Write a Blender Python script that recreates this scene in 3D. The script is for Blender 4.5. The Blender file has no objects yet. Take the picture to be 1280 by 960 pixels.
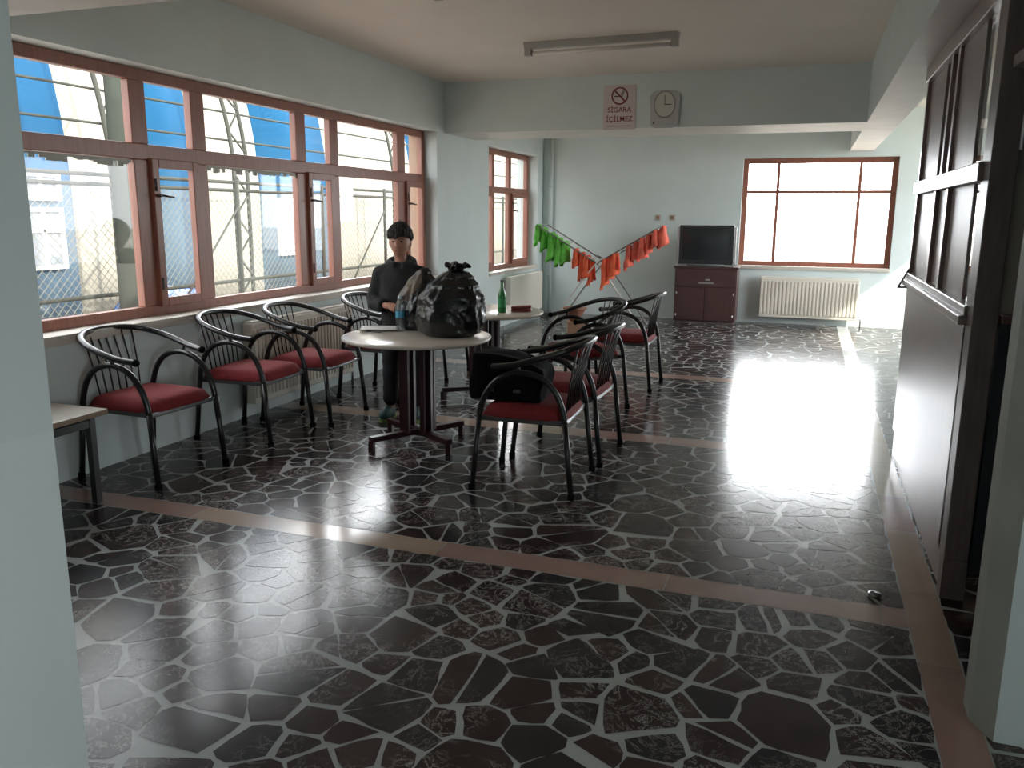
import bpy, bmesh, math, random
from mathutils import Vector, Matrix, noise, Euler
import numpy as np

random.seed(7)
C = bpy.context.scene.collection
PI = math.pi
V = Vector

# ------------------------------------------------------------------ materials
def mat(name, col, rough=0.6, metal=0.0, var=0.0, scale=8.0, bump=0.0, bscale=60.0, spec=0.5, col2=None, coat=0.0, coatr=.03, stretch=None):
    m = bpy.data.materials.new(name); m.use_nodes = True
    nt = m.node_tree; b = nt.nodes['Principled BSDF']
    b.inputs['Roughness'].default_value = rough; b.inputs['Metallic'].default_value = metal
    b.inputs['Specular IOR Level'].default_value = spec
    b.inputs['Coat Weight'].default_value = coat; b.inputs['Coat Roughness'].default_value = coatr
    tc = nt.nodes.new('ShaderNodeTexCoord')
    src = tc.outputs['Object']
    if stretch:
        mp = nt.nodes.new('ShaderNodeMapping'); mp.inputs['Scale'].default_value = stretch
        nt.links.new(src, mp.inputs['Vector']); src = mp.outputs['Vector']
    c1 = (*col, 1); c2 = (*(col2 if col2 else tuple(min(1, c * (1 + var)) for c in col)), 1)
    if var or col2:
        n = nt.nodes.new('ShaderNodeTexNoise'); n.inputs['Scale'].default_value = scale; n.inputs['Detail'].default_value = 5
        nt.links.new(src, n.inputs['Vector'])
        r = nt.nodes.new('ShaderNodeValToRGB')
        r.color_ramp.elements[0].position = .35; r.color_ramp.elements[1].position = .68
        r.color_ramp.elements[0].color = c1; r.color_ramp.elements[1].color = c2
        nt.links.new(n.outputs['Fac'], r.inputs['Fac']); nt.links.new(r.outputs['Color'], b.inputs['Base Color'])
    else:
        b.inputs['Base Color'].default_value = c1
    if bump:
        n2 = nt.nodes.new('ShaderNodeTexNoise'); n2.inputs['Scale'].default_value = bscale; n2.inputs['Detail'].default_value = 3
        nt.links.new(src, n2.inputs['Vector'])
        bp = nt.nodes.new('ShaderNodeBump'); bp.inputs['Strength'].default_value = bump; bp.inputs['Distance'].default_value = .01
        nt.links.new(n2.outputs['Fac'], bp.inputs['Height']); nt.links.new(bp.outputs['Normal'], b.inputs['Normal'])
    return m

def glass_mat(name, tint=(1, 1, 1), dirt=0.03, refl=1.0):
    m = bpy.data.materials.new(name); m.use_nodes = True; nt = m.node_tree
    for n in list(nt.nodes): nt.nodes.remove(n)
    out = nt.nodes.new('ShaderNodeOutputMaterial')
    tr = nt.nodes.new('ShaderNodeBsdfTransparent'); tr.inputs['Color'].default_value = (*tint, 1)
    gl = nt.nodes.new('ShaderNodeBsdfGlossy'); gl.inputs['Roughness'].default_value = .02
    df = nt.nodes.new('ShaderNodeBsdfDiffuse'); df.inputs['Color'].default_value = (.8, .8, .78, 1)
    ge = nt.nodes.new('ShaderNodeNewGeometry'); dt = nt.nodes.new('ShaderNodeVectorMath'); dt.operation = 'DOT_PRODUCT'
    nt.links.new(ge.outputs['Normal'], dt.inputs[0]); nt.links.new(ge.outputs['Incoming'], dt.inputs[1])
    def mth(op, a, b=None, c=None):
        n = nt.nodes.new('ShaderNodeMath'); n.operation = op; n.use_clamp = op == 'SUBTRACT'
        for i, q in enumerate((a, b, c)):
            if q is None: continue
            if isinstance(q, (int, float)): n.inputs[i].default_value = q
            else: nt.links.new(q, n.inputs[i])
        return n.outputs[0]
    schlick = mth('MULTIPLY_ADD', mth('POWER', mth('SUBTRACT', 1.0, mth('ABSOLUTE', dt.outputs['Value'])), 5.0), .96, .04)
    m1 = nt.nodes.new('ShaderNodeMixShader'); m2 = nt.nodes.new('ShaderNodeMixShader')
    mu = nt.nodes.new('ShaderNodeMath'); mu.operation = 'MULTIPLY'; mu.inputs[1].default_value = refl
    m2.inputs['Fac'].default_value = dirt
    L = nt.links.new
    L(tr.outputs[0], m2.inputs[1]); L(df.outputs[0], m2.inputs[2])
    L(schlick, mu.inputs[0]); L(mu.outputs[0], m1.inputs['Fac'])
    L(m2.outputs[0], m1.inputs[1]); L(gl.outputs[0], m1.inputs[2]); L(m1.outputs[0], out.inputs['Surface'])
    return m

M = {}
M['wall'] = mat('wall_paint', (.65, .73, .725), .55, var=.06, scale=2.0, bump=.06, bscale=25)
M['wall_near'] = mat('wall_paint_dimmed', (.50, .57, .575), .5, var=.05, scale=2.0, bump=.05, bscale=25)  # same wall paint, dimmer light near the viewer put into its colour
M['wall_side'] = mat('grey_wall_side', (.36, .37, .34), .7, var=.15, scale=6, bump=.15, bscale=40)
M['ceil'] = mat('ceiling_paint', (.84, .775, .70), .7, var=.05, scale=1.5)
M['soffit'] = mat('soffit_paint', (.78, .75, .70), .5, var=.10, scale=3)
M['frame'] = mat('brown_frame', (.27, .105, .07), .32, var=.25, scale=4, stretch=(14, 14, 1))
M['sill'] = mat('sill_stone', (.56, .52, .46), .4, var=.1)
M['grout'] = mat('grout', (.35, .372, .368), .19, spec=.22, var=.18, scale=3, bump=.04, bscale=12)
M['stripe'] = mat('marble_strip', (.36, .265, .20), .14, col2=(.42, .32, .255), scale=3)
M['stripe2'] = mat('marble_strip_rose', (.30, .19, .165), .16, col2=(.36, .25, .21), scale=3)
def stone(name, c, vein):
    m = mat(name, c, .17, spec=.2, var=.5, scale=5, bump=.03, bscale=9)
    nt = m.node_tree; b = nt.nodes['Principled BSDF']
    tc = nt.nodes.new('ShaderNodeTexCoord'); n = nt.nodes.new('ShaderNodeTexNoise')
    n.inputs['Scale'].default_value = 9; n.inputs['Detail'].default_value = 6; n.inputs['Roughness'].default_value = .7; n.inputs['Distortion'].default_value = 1.4
    nt.links.new(tc.outputs['Object'], n.inputs['Vector'])
    r = nt.nodes.new('ShaderNodeValToRGB'); e = r.color_ramp.elements
    e[0].position = .0; e[0].color = (0, 0, 0, 1); e[1].position = 1; e[1].color = (0, 0, 0, 1)
    a = r.color_ramp.elements.new(.485); a.color = (0, 0, 0, 1)
    a = r.color_ramp.elements.new(.505); a.color = (1, 1, 1, 1)
    a = r.color_ramp.elements.new(.525); a.color = (0, 0, 0, 1)
    nt.links.new(n.outputs['Fac'], r.inputs['Fac'])
    n3 = nt.nodes.new('ShaderNodeTexNoise'); n3.inputs['Scale'].default_value = 2.2
    nt.links.new(tc.outputs['Object'], n3.inputs['Vector'])
    mr = nt.nodes.new('ShaderNodeMapRange'); mr.inputs[1].default_value = .44; mr.inputs[2].default_value = .56; mr.inputs[3].default_value = 0; mr.inputs[4].default_value = vein
    nt.links.new(n3.outputs['Fac'], mr.inputs[0])
    mu = nt.nodes.new('ShaderNodeMath'); mu.operation = 'MULTIPLY'
    nt.links.new(r.outputs['Color'], mu.inputs[0]); nt.links.new(mr.outputs[0], mu.inputs[1])
    mx = nt.nodes.new('ShaderNodeMix'); mx.data_type = 'RGBA'
    src = b.inputs['Base Color'].links[0].from_socket
    nt.links.new(mu.outputs[0], mx.inputs['Factor']); nt.links.new(src, mx.inputs[6]); mx.inputs[7].default_value = (.46, .44, .42, 1)
    nt.links.new(mx.outputs[2], b.inputs['Base Color'])
    return m
M['stoneA'] = stone('stone_maroon', (.028, .019, .019), .9)
M['stoneB'] = stone('stone_black', (.02, .019, .021), .6)
M['stoneC'] = stone('stone_brown', (.036, .025, .023), 1.0)
M['metal'] = mat('charcoal_tube', (.011, .011, .012), .28, metal=.0, var=.3, spec=.6)
M['chrome'] = mat('bright_metal', (.55, .55, .56), .22, metal=1.0)
M['seatframe'] = mat('grey_metal_rail', (.16, .16, .165), .3, metal=.7)
M['red'] = mat('red_cloth', (.20, .016, .02), .85, var=.25, scale=30, bump=.15, bscale=250)
M['tabletop'] = mat('table_laminate', (.62, .56, .49), .22, var=.05, scale=10)
M['maroon'] = mat('maroon_metal', (.026, .006, .008), .35, var=.2)
M['benchtop'] = mat('bench_laminate', (.42, .38, .32), .4, var=.08)
M['edgewood'] = mat('bench_edge', (.28, .2, .14), .5)
M['radiator'] = mat('radiator_enamel', (.70, .66, .58), .35, var=.03)
M['pipe'] = mat('pipe_paint', (.52, .58, .57), .35)
M['blackbag'] = mat('black_plastic_film', (.006, .006, .0065), .27, var=.2, bump=.5, bscale=28, spec=.6)
M['brownbag'] = mat('brown_plastic_film', (.16, .115, .075), .35, col2=(.06, .05, .045), scale=9, bump=.5, bscale=30)
M['fabricblack'] = mat('black_fabric', (.004, .004, .0045), .9, spec=.12, var=.3, bump=.3, bscale=120)
M['bottle'] = glass_mat('clear_plastic', (.88, .93, .95), .06)
M['label'] = mat('blue_label', (.06, .28, .42), .4)
M['cap'] = mat('cap_plastic', (.55, .7, .8), .4)
M['green'] = mat('green_glass', (.02, .22, .05), .1, coat=.4)
M['paper'] = mat('white_paper', (.8, .79, .76), .6)
M['redthing'] = mat('dark_red_leather', (.20, .03, .03), .5, var=.3)
M['dark'] = mat('dark_wood', (.15, .115, .112), .38, var=.35, scale=5, stretch=(9, 9, 1))
M['darkgloss'] = mat('varnished_wood', (.17, .11, .10), .38, var=.25, scale=5, stretch=(9, 9, 1), coat=1.0, coatr=.34)
M['panelbrown'] = mat('hardboard', (.27, .225, .22), .4, var=.2, scale=4, stretch=(9, 9, 1))
M['bluedark'] = mat('dark_blue_panel', (.022, .026, .034), .45, var=.2)
M['beigepanel'] = mat('beige_board', (.34, .295, .26), .5, var=.05)
M['ledge'] = mat('red_brown_ledge', (.17, .085, .075), .35)
M['lampbody'] = mat('lamp_enamel', (.40, .39, .36), .35)
M['tube'] = mat('lamp_tube', (.72, .68, .63), .25)
M['signwhite'] = mat('sign_white', (.66, .58, .57), .4)
M['signred'] = mat('sign_red', (.21, .035, .05), .5)
M['signdark'] = mat('sign_black', (.04, .03, .035), .5)
M['signgrey'] = mat('sign_grey', (.3, .27, .27), .5)
M['clockcase'] = mat('clock_case', (.52, .53, .54), .22)
M['clockface'] = mat('clock_face', (.60, .61, .56), .3)
M['clockring'] = mat('clock_ring', (.25, .26, .26), .3)
M['tv'] = mat('tv_plastic', (.035, .036, .04), .3)
M['screen'] = mat('tv_glass', (.03, .033, .036), .08)
M['silver'] = mat('silver_plastic', (.6, .6, .6), .2, metal=.6)
M['cab'] = mat('cabinet_veneer', (.07, .036, .034), .35, var=.35, stretch=(8, 8, 1))
M['rod'] = mat('rack_steel', (.20, .19, .18), .4, metal=.5)
M['wire'] = mat('rack_white', (.65, .62, .58), .4)
M['vgreen'] = mat('green_mesh_cloth', (.14, .52, .07), .8, var=.4, scale=12, bump=.3, bscale=90)
M['vorange'] = mat('orange_mesh_cloth', (.95, .14, .06), .8, var=.3, scale=12, bump=.3, bscale=90)
M['vred'] = mat('coral_mesh_cloth', (.66, .12, .075), .8, var=.3, scale=12, bump=.3, bscale=90)
M['carton'] = mat('carton', (.30, .17, .105), .7, var=.15)
M['skin'] = mat('skin', (.47, .235, .165), .5, var=.08)
M['hair'] = mat('hair', (.022, .019, .018), .5, var=.4, scale=40, bump=.6, bscale=90)
M['hoodie'] = mat('charcoal_fleece', (.016, .017, .018), .85, var=.3, scale=12, bump=.3, bscale=160)
M['trouser'] = mat('black_trouser', (.013, .013, .016), .8, var=.3)
M['shoe'] = mat('teal_shoe', (.03, .085, .085), .5, var=.4, scale=20)
M['lime'] = mat('lime_sole', (.28, .42, .12), .5)
M['eye'] = mat('eye', (.02, .015, .012), .2)
M['lip'] = mat('lip', (.36, .13, .11), .5)
M['glass'] = glass_mat('window_glass', (1, 1, 1), .015)
M['dirtyglass'] = glass_mat('dusty_window_glass', (1, 1, 1), .03)
M['dark_handle'] = mat('handle_metal', (.1, .09, .085), .35, metal=.5)
M['socket'] = mat('socket_plastic', (.50, .43, .37), .4)
# outside
M['cream'] = mat('cream_fabric', (.26, .245, .205), .95, var=.04, scale=1, spec=.08)
M['blue'] = mat('blue_fabric', (.008, .05, .105), .95, var=.12, scale=1.2, spec=.05)
M['hazedblue'] = mat('blue_fabric_hazed', (.055, .085, .115), .95, var=.15, scale=1.5, spec=.05)  # blue fabric paled to imitate haze and reflections in the lower panes
M['whitepvc'] = mat('white_frame', (.5, .5, .5), .6)
M['hallpane'] = mat('hall_pane', (.17, .19, .215), .4, spec=.3)
M['steel'] = mat('grey_green_steel', (.036, .037, .031), .85, var=.15, spec=.15)
M['concrete'] = mat('pole_concrete', (.026, .03, .025), .9, var=.2, spec=.1)
M['ground'] = mat('yard_ground', (.27, .23, .185), .9, col2=(.36, .33, .30), scale=.5)
M['snow'] = mat('snow', (.85, .86, .88), .8)
M['fence'] = mat('fence_wire', (.13, .13, .11), .8, spec=.2)
M['kerbblue'] = mat('blue_tarp', (.015, .06, .19), .5, var=.2)
M['outwall'] = mat('outer_render', (.36, .24, .17), .7, var=.1)
M['film'] = mat('frayed_film', (.45, .45, .41), .6, var=.2)

# ------------------------------------------------------------------ mesh helpers
def B(): return bmesh.new()

def box(bm, x0, x1, y0, y1, z0, z1, mi=0, bev=0.0):
    vs = [bm.verts.new(p) for p in [(x0, y0, z0), (x1, y0, z0), (x1, y1, z0), (x0, y1, z0), (x0, y0, z1), (x1, y0, z1), (x1, y1, z1), (x0, y1, z1)]]
    fs = [bm.faces.new([vs[i] for i in f]) for f in [(0, 3, 2, 1), (4, 5, 6, 7), (0, 1, 5, 4), (1, 2, 6, 5), (2, 3, 7, 6), (3, 0, 4, 7)]]
    for f in fs: f.material_index = mi
    if bev:
        es = list({e for f in fs for e in f.edges})
        bmesh.ops.bevel(bm, geom=es, offset=bev, segments=2, affect='EDGES', profile=.6)
    return vs

def bar(bm, a, b, w, h=None, up=(0, 0, 1)):
    a = V(a); b = V(b); d = (b - a).normalized(); h = h or w
    u = V(up)
    if abs(d.dot(u)) > .98: u = V((1, 0, 0))
    s = d.cross(u).normalized(); u = s.cross(d).normalized()
    r = []
    for p in (a, b):
        r.append([bm.verts.new(p + s * w / 2 * i + u * h / 2 * j) for i, j in ((-1, -1), (1, -1), (1, 1), (-1, 1))])
    for i in range(4): bm.faces.new((r[0][i], r[0][(i + 1) % 4], r[1][(i + 1) % 4], r[1][i]))
    bm.faces.new(r[0][::-1]); bm.faces.new(r[1])

def smooth_path(pts, n=6):
    pts = [V(p) for p in pts]; out = []
    for i in range(len(pts) - 1):
        p0 = pts[max(i - 1, 0)]; p1 = pts[i]; p2 = pts[i + 1]; p3 = pts[min(i + 2, len(pts) - 1)]
        for k in range(n):
            t = k / n
            out.append(.5 * ((2 * p1) + (p2 - p0) * t + (2 * p0 - 5 * p1 + 4 * p2 - p3) * t * t + (3 * p1 - p0 - 3 * p2 + p3) * t ** 3))
    out.append(pts[-1]); return out

def tube(bm, pts, r, seg=10, mi=0, flat=1.0):
    pts = [V(p) for p in pts]; n = len(pts)
    rr = r if isinstance(r, (list, tuple)) else [r] * n
    rings = []; prev = None
    for i, p in enumerate(pts):
        d = (pts[min(i + 1, n - 1)] - pts[max(i - 1, 0)]).normalized()
        if prev is None:
            u = V((0, 0, 1)) if abs(d.z) < .9 else V((1, 0, 0))
            u = (u - d * u.dot(d)).normalized()
        else:
            u = (prev - d * prev.dot(d)).normalized()
        prev = u; s = d.cross(u)
        rings.append([bm.verts.new(p + (u * math.cos(a) * flat + s * math.sin(a)) * rr[i]) for a in [2 * PI * k / seg for k in range(seg)]])
    for a, b in zip(rings, rings[1:]):
        for k in range(seg):
            f = bm.faces.new((a[k], a[(k + 1) % seg], b[(k + 1) % seg], b[k])); f.smooth = True; f.material_index = mi
    f = bm.faces.new(rings[0][::-1]); f.material_index = mi
    f = bm.faces.new(rings[-1]); f.material_index = mi

def lathe(bm, prof, seg=24, c=(0, 0, 0), mi=0):
    rings = []
    for r, z in prof:
        rings.append([bm.verts.new((c[0] + r * math.cos(2 * PI * k / seg), c[1] + r * math.sin(2 * PI * k / seg), c[2] + z)) for k in range(seg)])
    for a, b in zip(rings, rings[1:]):
        for k in range(seg):
            f = bm.faces.new((a[k], a[(k + 1) % seg], b[(k + 1) % seg], b[k])); f.smooth = True; f.material_index = mi
    bm.faces.new(rings[0][::-1]).material_index = mi; bm.faces.new(rings[-1]).material_index = mi

def ngon_prism(bm, pts, axis, a0, a1, mi=0):
    def P(p, a):
        if axis == 'y': return (p[0], a, p[1])
        if axis == 'x': return (a, p[0], p[1])
        return (p[0], p[1], a)
    A = [bm.verts.new(P(p, a0)) for p in pts]; Bv = [bm.verts.new(P(p, a1)) for p in pts]
    bm.faces.new(A[::-1]).material_index = mi; bm.faces.new(Bv).material_index = mi
    for i in range(len(pts)):
        bm.faces.new((A[i], A[(i + 1) % len(pts)], Bv[(i + 1) % len(pts)], Bv[i])).material_index = mi

def obj(name, bm, m, parent=None, recalc=True):
    if recalc: bmesh.ops.recalc_face_normals(bm, faces=bm.faces[:])
    me = bpy.data.meshes.new(name); bm.to_mesh(me); bm.free()
    for mm in (m if isinstance(m, (list, tuple)) else [m]): me.materials.append(mm)
    o = bpy.data.objects.new(name, me); C.objects.link(o)
    if parent: o.parent = parent
    return o

def tag(o, label, cat, group=None, kind=None):
    o['label'] = label; o['category'] = cat
    if group: o['group'] = group
    if kind: o['kind'] = kind
    return o

def thing(name, label, cat, loc=(0, 0, 0), rz=0, group=None, kind=None):
    o = bpy.data.objects.new(name, None); C.objects.link(o); o.empty_display_size = .1
    o.location = loc; o.rotation_euler = (0, 0, rz)
    return tag(o, label, cat, group, kind)

def kids(o): return [c for c in bpy.data.objects if c.parent == o]

def dup(root, loc, rz, label, group=None):
    r = root.copy(); C.objects.link(r); r.location = loc; r.rotation_euler = (0, 0, rz); r['label'] = label
    if group: r['group'] = group
    def rec(src, dst):
        for ch in kids(src):
            c = ch.copy(); C.objects.link(c); c.parent = dst; rec(ch, c)
    rec(root, r); return r

def bake(o, voxel=None, sub=0, smooth=True):
    """replace the object's mesh by its evaluated one"""
    if voxel:
        md = o.modifiers.new('r', 'REMESH'); md.mode = 'VOXEL'; md.voxel_size = voxel; md.use_smooth_shade = smooth
        sm = o.modifiers.new('s', 'SMOOTH'); sm.factor = .5; sm.iterations = 3
    if sub:
        md = o.modifiers.new('u', 'SUBSURF'); md.levels = sub; md.render_levels = sub
    dg = bpy.context.evaluated_depsgraph_get(); dg.update()
    me = bpy.data.meshes.new_from_object(o.evaluated_get(dg))
    mats = [s for s in o.data.materials]
    o.modifiers.clear(); o.data = me
    if not me.materials:
        for s in mats: me.materials.append(s)
    if smooth:
        me.polygons.foreach_set('use_smooth', [True] * len(me.polygons))
    return o

# ------------------------------------------------------------------ camera
YAW, PIT, ROL, FPX = 0.336959905, 0.201248623, 0.00740114518, 1039.10584
cy, sy, cp, sp = math.cos(YAW), math.sin(YAW), math.cos(PIT), math.sin(PIT)
fw = V((-sy * cp, cy * cp, -sp)); rt = V((cy, sy, 0)); up = rt.cross(fw)
r2 = rt * math.cos(ROL) + up * math.sin(ROL); u2 = -rt * math.sin(ROL) + up * math.cos(ROL)
cam = bpy.data.objects.new('camera', bpy.data.cameras.new('camera')); C.objects.link(cam)
mw = Matrix.Identity(4)
for i in range(3):
    mw[i][0] = r2[i]; mw[i][1] = u2[i]; mw[i][2] = -fw[i]
mw[0][3], mw[1][3], mw[2][3] = 0, 0, 1.55
cam.matrix_world = mw
cam.data.sensor_width = 36; cam.data.lens = FPX / 1280 * 36; cam.data.clip_start = .02; cam.data.clip_end = 400
bpy.context.scene.camera = cam

# ------------------------------------------------------------------ floor
YB = 12.85; XL = -4.0; XR = 3.2; Y0 = -3.0; CEIL = 3.0
def clip(poly, nx, ny, d):
    out = []
    for i in range(len(poly)):
        a = poly[i]; b = poly[(i + 1) % len(poly)]
        da = a[0] * nx + a[1] * ny - d; db = b[0] * nx + b[1] * ny - d
        if da <= 0: out.append(a)
        if (da < 0 < db) or (db < 0 < da):
            t = da / (da - db); out.append((a[0] + (b[0] - a[0]) * t, a[1] + (b[1] - a[1]) * t))
    return out
def area(p): return .5 * abs(sum(p[i][0] * p[(i + 1) % len(p)][1] - p[(i + 1) % len(p)][0] * p[i][1] for i in range(len(p))))

def floor_mesh():
    rnd = random.Random(11)
    bm = B()
    def quad(x0, x1, y0, y1, z, mi):
        f = bm.faces.new([bm.verts.new(p) for p in ((x0, y0, z), (x1, y0, z), (x1, y1, z), (x0, y1, z))]); f.material_index = mi
    box(bm, XL, XR, Y0, YB, -.2, 0, 0)
    zs = .0012
    # marble strips
    SX0, SX1 = .475, .615
    ys = [(3.29, 3.455), (5.59, 5.79), (8.0, 8.2)]
    for a, b in ys:
        x = XL + .02
        while x < SX0:
            x2 = min(SX0, x + rnd.uniform(.7, 1.5)); quad(x + .002, x2 - .002, a, b, zs, rnd.choice((4, 4, 5))); x = x2
    y = 2.35
    while y < 9:
        y2 = y + rnd.uniform(.5, .8); quad(SX0, SX1, y + .002, y2 - .002, zs, rnd.choice((5, 5, 4))); y = y2
    quad(.47, 1.3, 2.2, 2.36, zs + .0008, 4)
    panels = [(XL, SX0, 0.2, 3.29), (XL, SX0, 3.455, 5.59), (XL, SX0, 5.79, 8.0), (XL, SX0, 8.2, YB), (SX1, XR, 0.2, YB)]
    for (x0, x1, y0, y1) in panels:
        # dart-throwing seeds of varying spacing
        seeds = []
        for _ in range(int((x1 - x0) * (y1 - y0) * 300)):
            p = (rnd.uniform(x0, x1), rnd.uniform(y0, y1)); rad = rnd.choice((rnd.uniform(.09, .2), rnd.uniform(.2, .33)))
            if all((p[0] - q[0]) ** 2 + (p[1] - q[1]) ** 2 > ((rad + q[2]) / 2) ** 2 * .62 for q in seeds): seeds.append((p[0], p[1], rad))
        arr = np.array(seeds)
        for i, s in enumerate(seeds):
            d2 = (arr[:, 0] - s[0]) ** 2 + (arr[:, 1] - s[1]) ** 2
            order = np.argsort(d2)[1:22]
            poly = [(x0 + .006, y0 + .006), (x1 - .006, y0 + .006), (x1 - .006, y1 - .006), (x0 + .006, y1 - .006)]
            for j in order:
                q = seeds[j]; dx, dy = q[0] - s[0], q[1] - s[1]; L = math.hypot(dx, dy)
                if L > 1e-6:
                    w = s[2] / (s[2] + q[2]); w = .5 + (w - .5) * .7
                    gap = .0035 + .013 * (((i * 7919 + int(j) * 104729) % 97) / 97.0) ** 1.5
                    nx, ny = dx / L, dy / L
                    poly = clip(poly, nx, ny, s[0] * nx + s[1] * ny + L * w - gap)
                    if len(poly) < 3: break
            if len(poly) < 3 or area(poly) < .0015: continue
            cxx = sum(p[0] for p in poly) / len(poly); cyy_ = sum(p[1] for p in poly) / len(poly)
            # drop the odd corner so slabs read as angular shards, and lay each a little askew
            if len(poly) > 5 and rnd.random() < .6:
                k = min(range(len(poly)), key=lambda q: math.hypot(poly[q][0] - poly[q - 1][0], poly[q][1] - poly[q - 1][1])); poly = poly[:k] + poly[k + 1:]
            an = rnd.gauss(0, .06); ca, sa = math.cos(an), math.sin(an); sc0 = rnd.uniform(.965, 1.01)
            poly = [(cxx + sc0 * ((p[0] - cxx) * ca - (p[1] - cyy_) * sa), cyy_ + sc0 * ((p[0] - cxx) * sa + (p[1] - cyy_) * ca)) for p in poly]
            for q in ((-1, 0, -x0 - .004), (1, 0, x1 - .004), (0, -1, -y0 - .004), (0, 1, y1 - .004)):
                if len(poly) > 2: poly = clip(poly, *q)
            if len(poly) < 3: continue
            parts = [poly]
            if area(poly) > .028 and rnd.random() < .7:   # a slab broken in two
                a = rnd.uniform(0, PI); nx, ny = math.cos(a), math.sin(a); cx = sum(p[0] for p in poly) / len(poly); cyy = sum(p[1] for p in poly) / len(poly)
                off = rnd.uniform(-.04, .04); d = cx * nx + cyy * ny + off; g = rnd.uniform(.004, .012)
                parts = [clip(poly, nx, ny, d - g), clip(poly, -nx, -ny, -(d + g))]
            for pl in parts:
                if len(pl) < 3 or area(pl) < .001: continue
                # roughly broken edges
                out = []
                for k in range(len(pl)):
                    a, b = pl[k], pl[(k + 1) % len(pl)]; L = math.hypot(b[0] - a[0], b[1] - a[1])
                    out.append(a)
                    if L > .07:
                        n = 2 if L > .15 else 1
                        for t in range(1, n + 1):
                            f = t / (n + 1) + rnd.uniform(-.1, .1)
                            e = rnd.uniform(-.002, .009)
                            ny_, nx_ = (b[0] - a[0]) / L, -(b[1] - a[1]) / L
                            out.append((a[0] + (b[0] - a[0]) * f - nx_ * e, a[1] + (b[1] - a[1]) * f - ny_ * e))
                ded = [out[0]]
                for p in out[1:]:
                    if math.hypot(p[0] - ded[-1][0], p[1] - ded[-1][1]) > .003: ded.append(p)
                if len(ded) < 3: continue
                f = bm.faces.new([bm.verts.new((p[0], p[1], zs)) for p in ded]); f.material_index = rnd.choice((1, 1, 1, 2, 2, 3))
    fl = obj('floor', bm, [M['grout'], M['stoneA'], M['stoneB'], M['stoneC'], M['stripe'], M['stripe2']], recalc=False)
    for p in fl.data.polygons: pass
    return fl
fl = floor_mesh()
bmx = B(); bmx.from_mesh(fl.data)
for f in bmx.faces:
    f.normal_update()
    if len(f.verts) > 2 and f.calc_center_median().z > 0 and f.normal.z < 0: f.normal_flip()
bmx.to_mesh(fl.data); bmx.free()
tag(fl, 'dark crazy paving floor with pale grout and peach marble strips', 'floor', kind='structure')

# ------------------------------------------------------------------ room shell
def wall_boxes(bm, axis, t0, t1, a0, a1, holes, z0=0, z1=CEIL, mi=0):
    """a wall of thickness t0..t1 along axis a, with rectangular holes (a,b,zlo,zhi)"""
    def bx(a, b, c, d):
        if b - a < 1e-4 or d - c < 1e-4: return
        if axis == 'y': box(bm, t0, t1, a, b, c, d, mi)
        else: box(bm, a, b, t0, t1, c, d, mi)
    cur = a0
    for (a, b, zl, zh) in sorted(holes):
        bx(cur, a, z0, z1); bx(a, b, z0, zl); bx(a, b, zh, z1); cur = b
    bx(cur, a1, z0, z1)

W1 = (3.18, 8.82, .85, 2.455)
W2 = (10.44, 12.56, .77, 2.43)
W3 = (-.97, 1.1, .83, 2.37)
ADDED_GAP_FAR = (9.3, 12.6, .7, 2.72)  # unseen opening added in the right wall to brighten the far end
ADDED_GAP_NEAR = (-2.2, -.5, .8, 2.4)  # unseen opening added behind the viewer to light the near walls and floor
bm = B(); wall_boxes(bm, 'y', -4.34, XL, Y0, YB + .3, [W1, W2]); tag(obj('wall_left', bm, M['wall']), 'pale green painted wall holding the long window row', 'wall', kind='structure')
bm = B(); wall_boxes(bm, 'x', YB, YB + .3, XL, XR + .2, [W3]); tag(obj('wall_back', bm, M['wall']), 'pale green far wall behind the television and bibs', 'wall', kind='structure')
bm = B(); wall_boxes(bm, 'y', XR, XR + .2, Y0 - .2, YB, [ADDED_GAP_FAR, ADDED_GAP_NEAR]); tag(obj('wall_right', bm, M['wall']), 'pale green wall beyond the wooden kiosk', 'wall', kind='structure')
bm = B(); wall_boxes(bm, 'x', Y0 - .2, Y0, -4.34, XR, []); tag(obj('wall_front', bm, M['wall']), 'pale green wall behind the viewer', 'wall', kind='structure')
bm = B(); box(bm, -4.34, XR + .2, Y0 - .2, YB + .3, CEIL, CEIL + .25); tag(obj('ceiling', bm, M['ceil']), 'off white flat ceiling with a fluorescent batten', 'ceiling', kind='structure')

def beam(name, x0, x1, y0, y1, z0, label):
    bm = B(); box(bm, x0, x1, y0, y1, z0, CEIL, 0)
    o = obj(name, bm, [M['wall'], M['soffit']])
    for p in o.data.polygons:
        if p.normal.z < -.5: p.material_index = 1
    tag(o, label, 'beam', kind='structure'); return o
beam('trim_1', XL, .452, 9.04, 9.95, 2.45, 'grey green ceiling beam carrying the no smoking sign and clock')
beam('trim_2', .45, .76, 2.6, YB, 2.45, 'long ceiling beam running above the wooden kiosk')
beam('trim_3', XL, XR, 2.95, 3.29, 2.485, 'cross beam over the near marble floor strip')
# near wall ends of the opening we look through
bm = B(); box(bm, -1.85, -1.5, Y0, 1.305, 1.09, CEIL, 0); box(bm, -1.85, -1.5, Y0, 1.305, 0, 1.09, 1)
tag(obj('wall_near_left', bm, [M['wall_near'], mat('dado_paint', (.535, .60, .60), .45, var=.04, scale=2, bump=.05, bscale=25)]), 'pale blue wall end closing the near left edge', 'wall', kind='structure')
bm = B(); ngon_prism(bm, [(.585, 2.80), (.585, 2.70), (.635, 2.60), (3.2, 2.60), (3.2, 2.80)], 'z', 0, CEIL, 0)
o = obj('wall_near_right', bm, [M['wall_near'], M['wall_side']])
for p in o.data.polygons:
    if p.normal.x < -.3: p.material_index = 1  # side and chamfer faces take a darker grey
tag(o, 'chamfered pale wall end at the near right beside the kiosk', 'wall', kind='structure')

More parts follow.
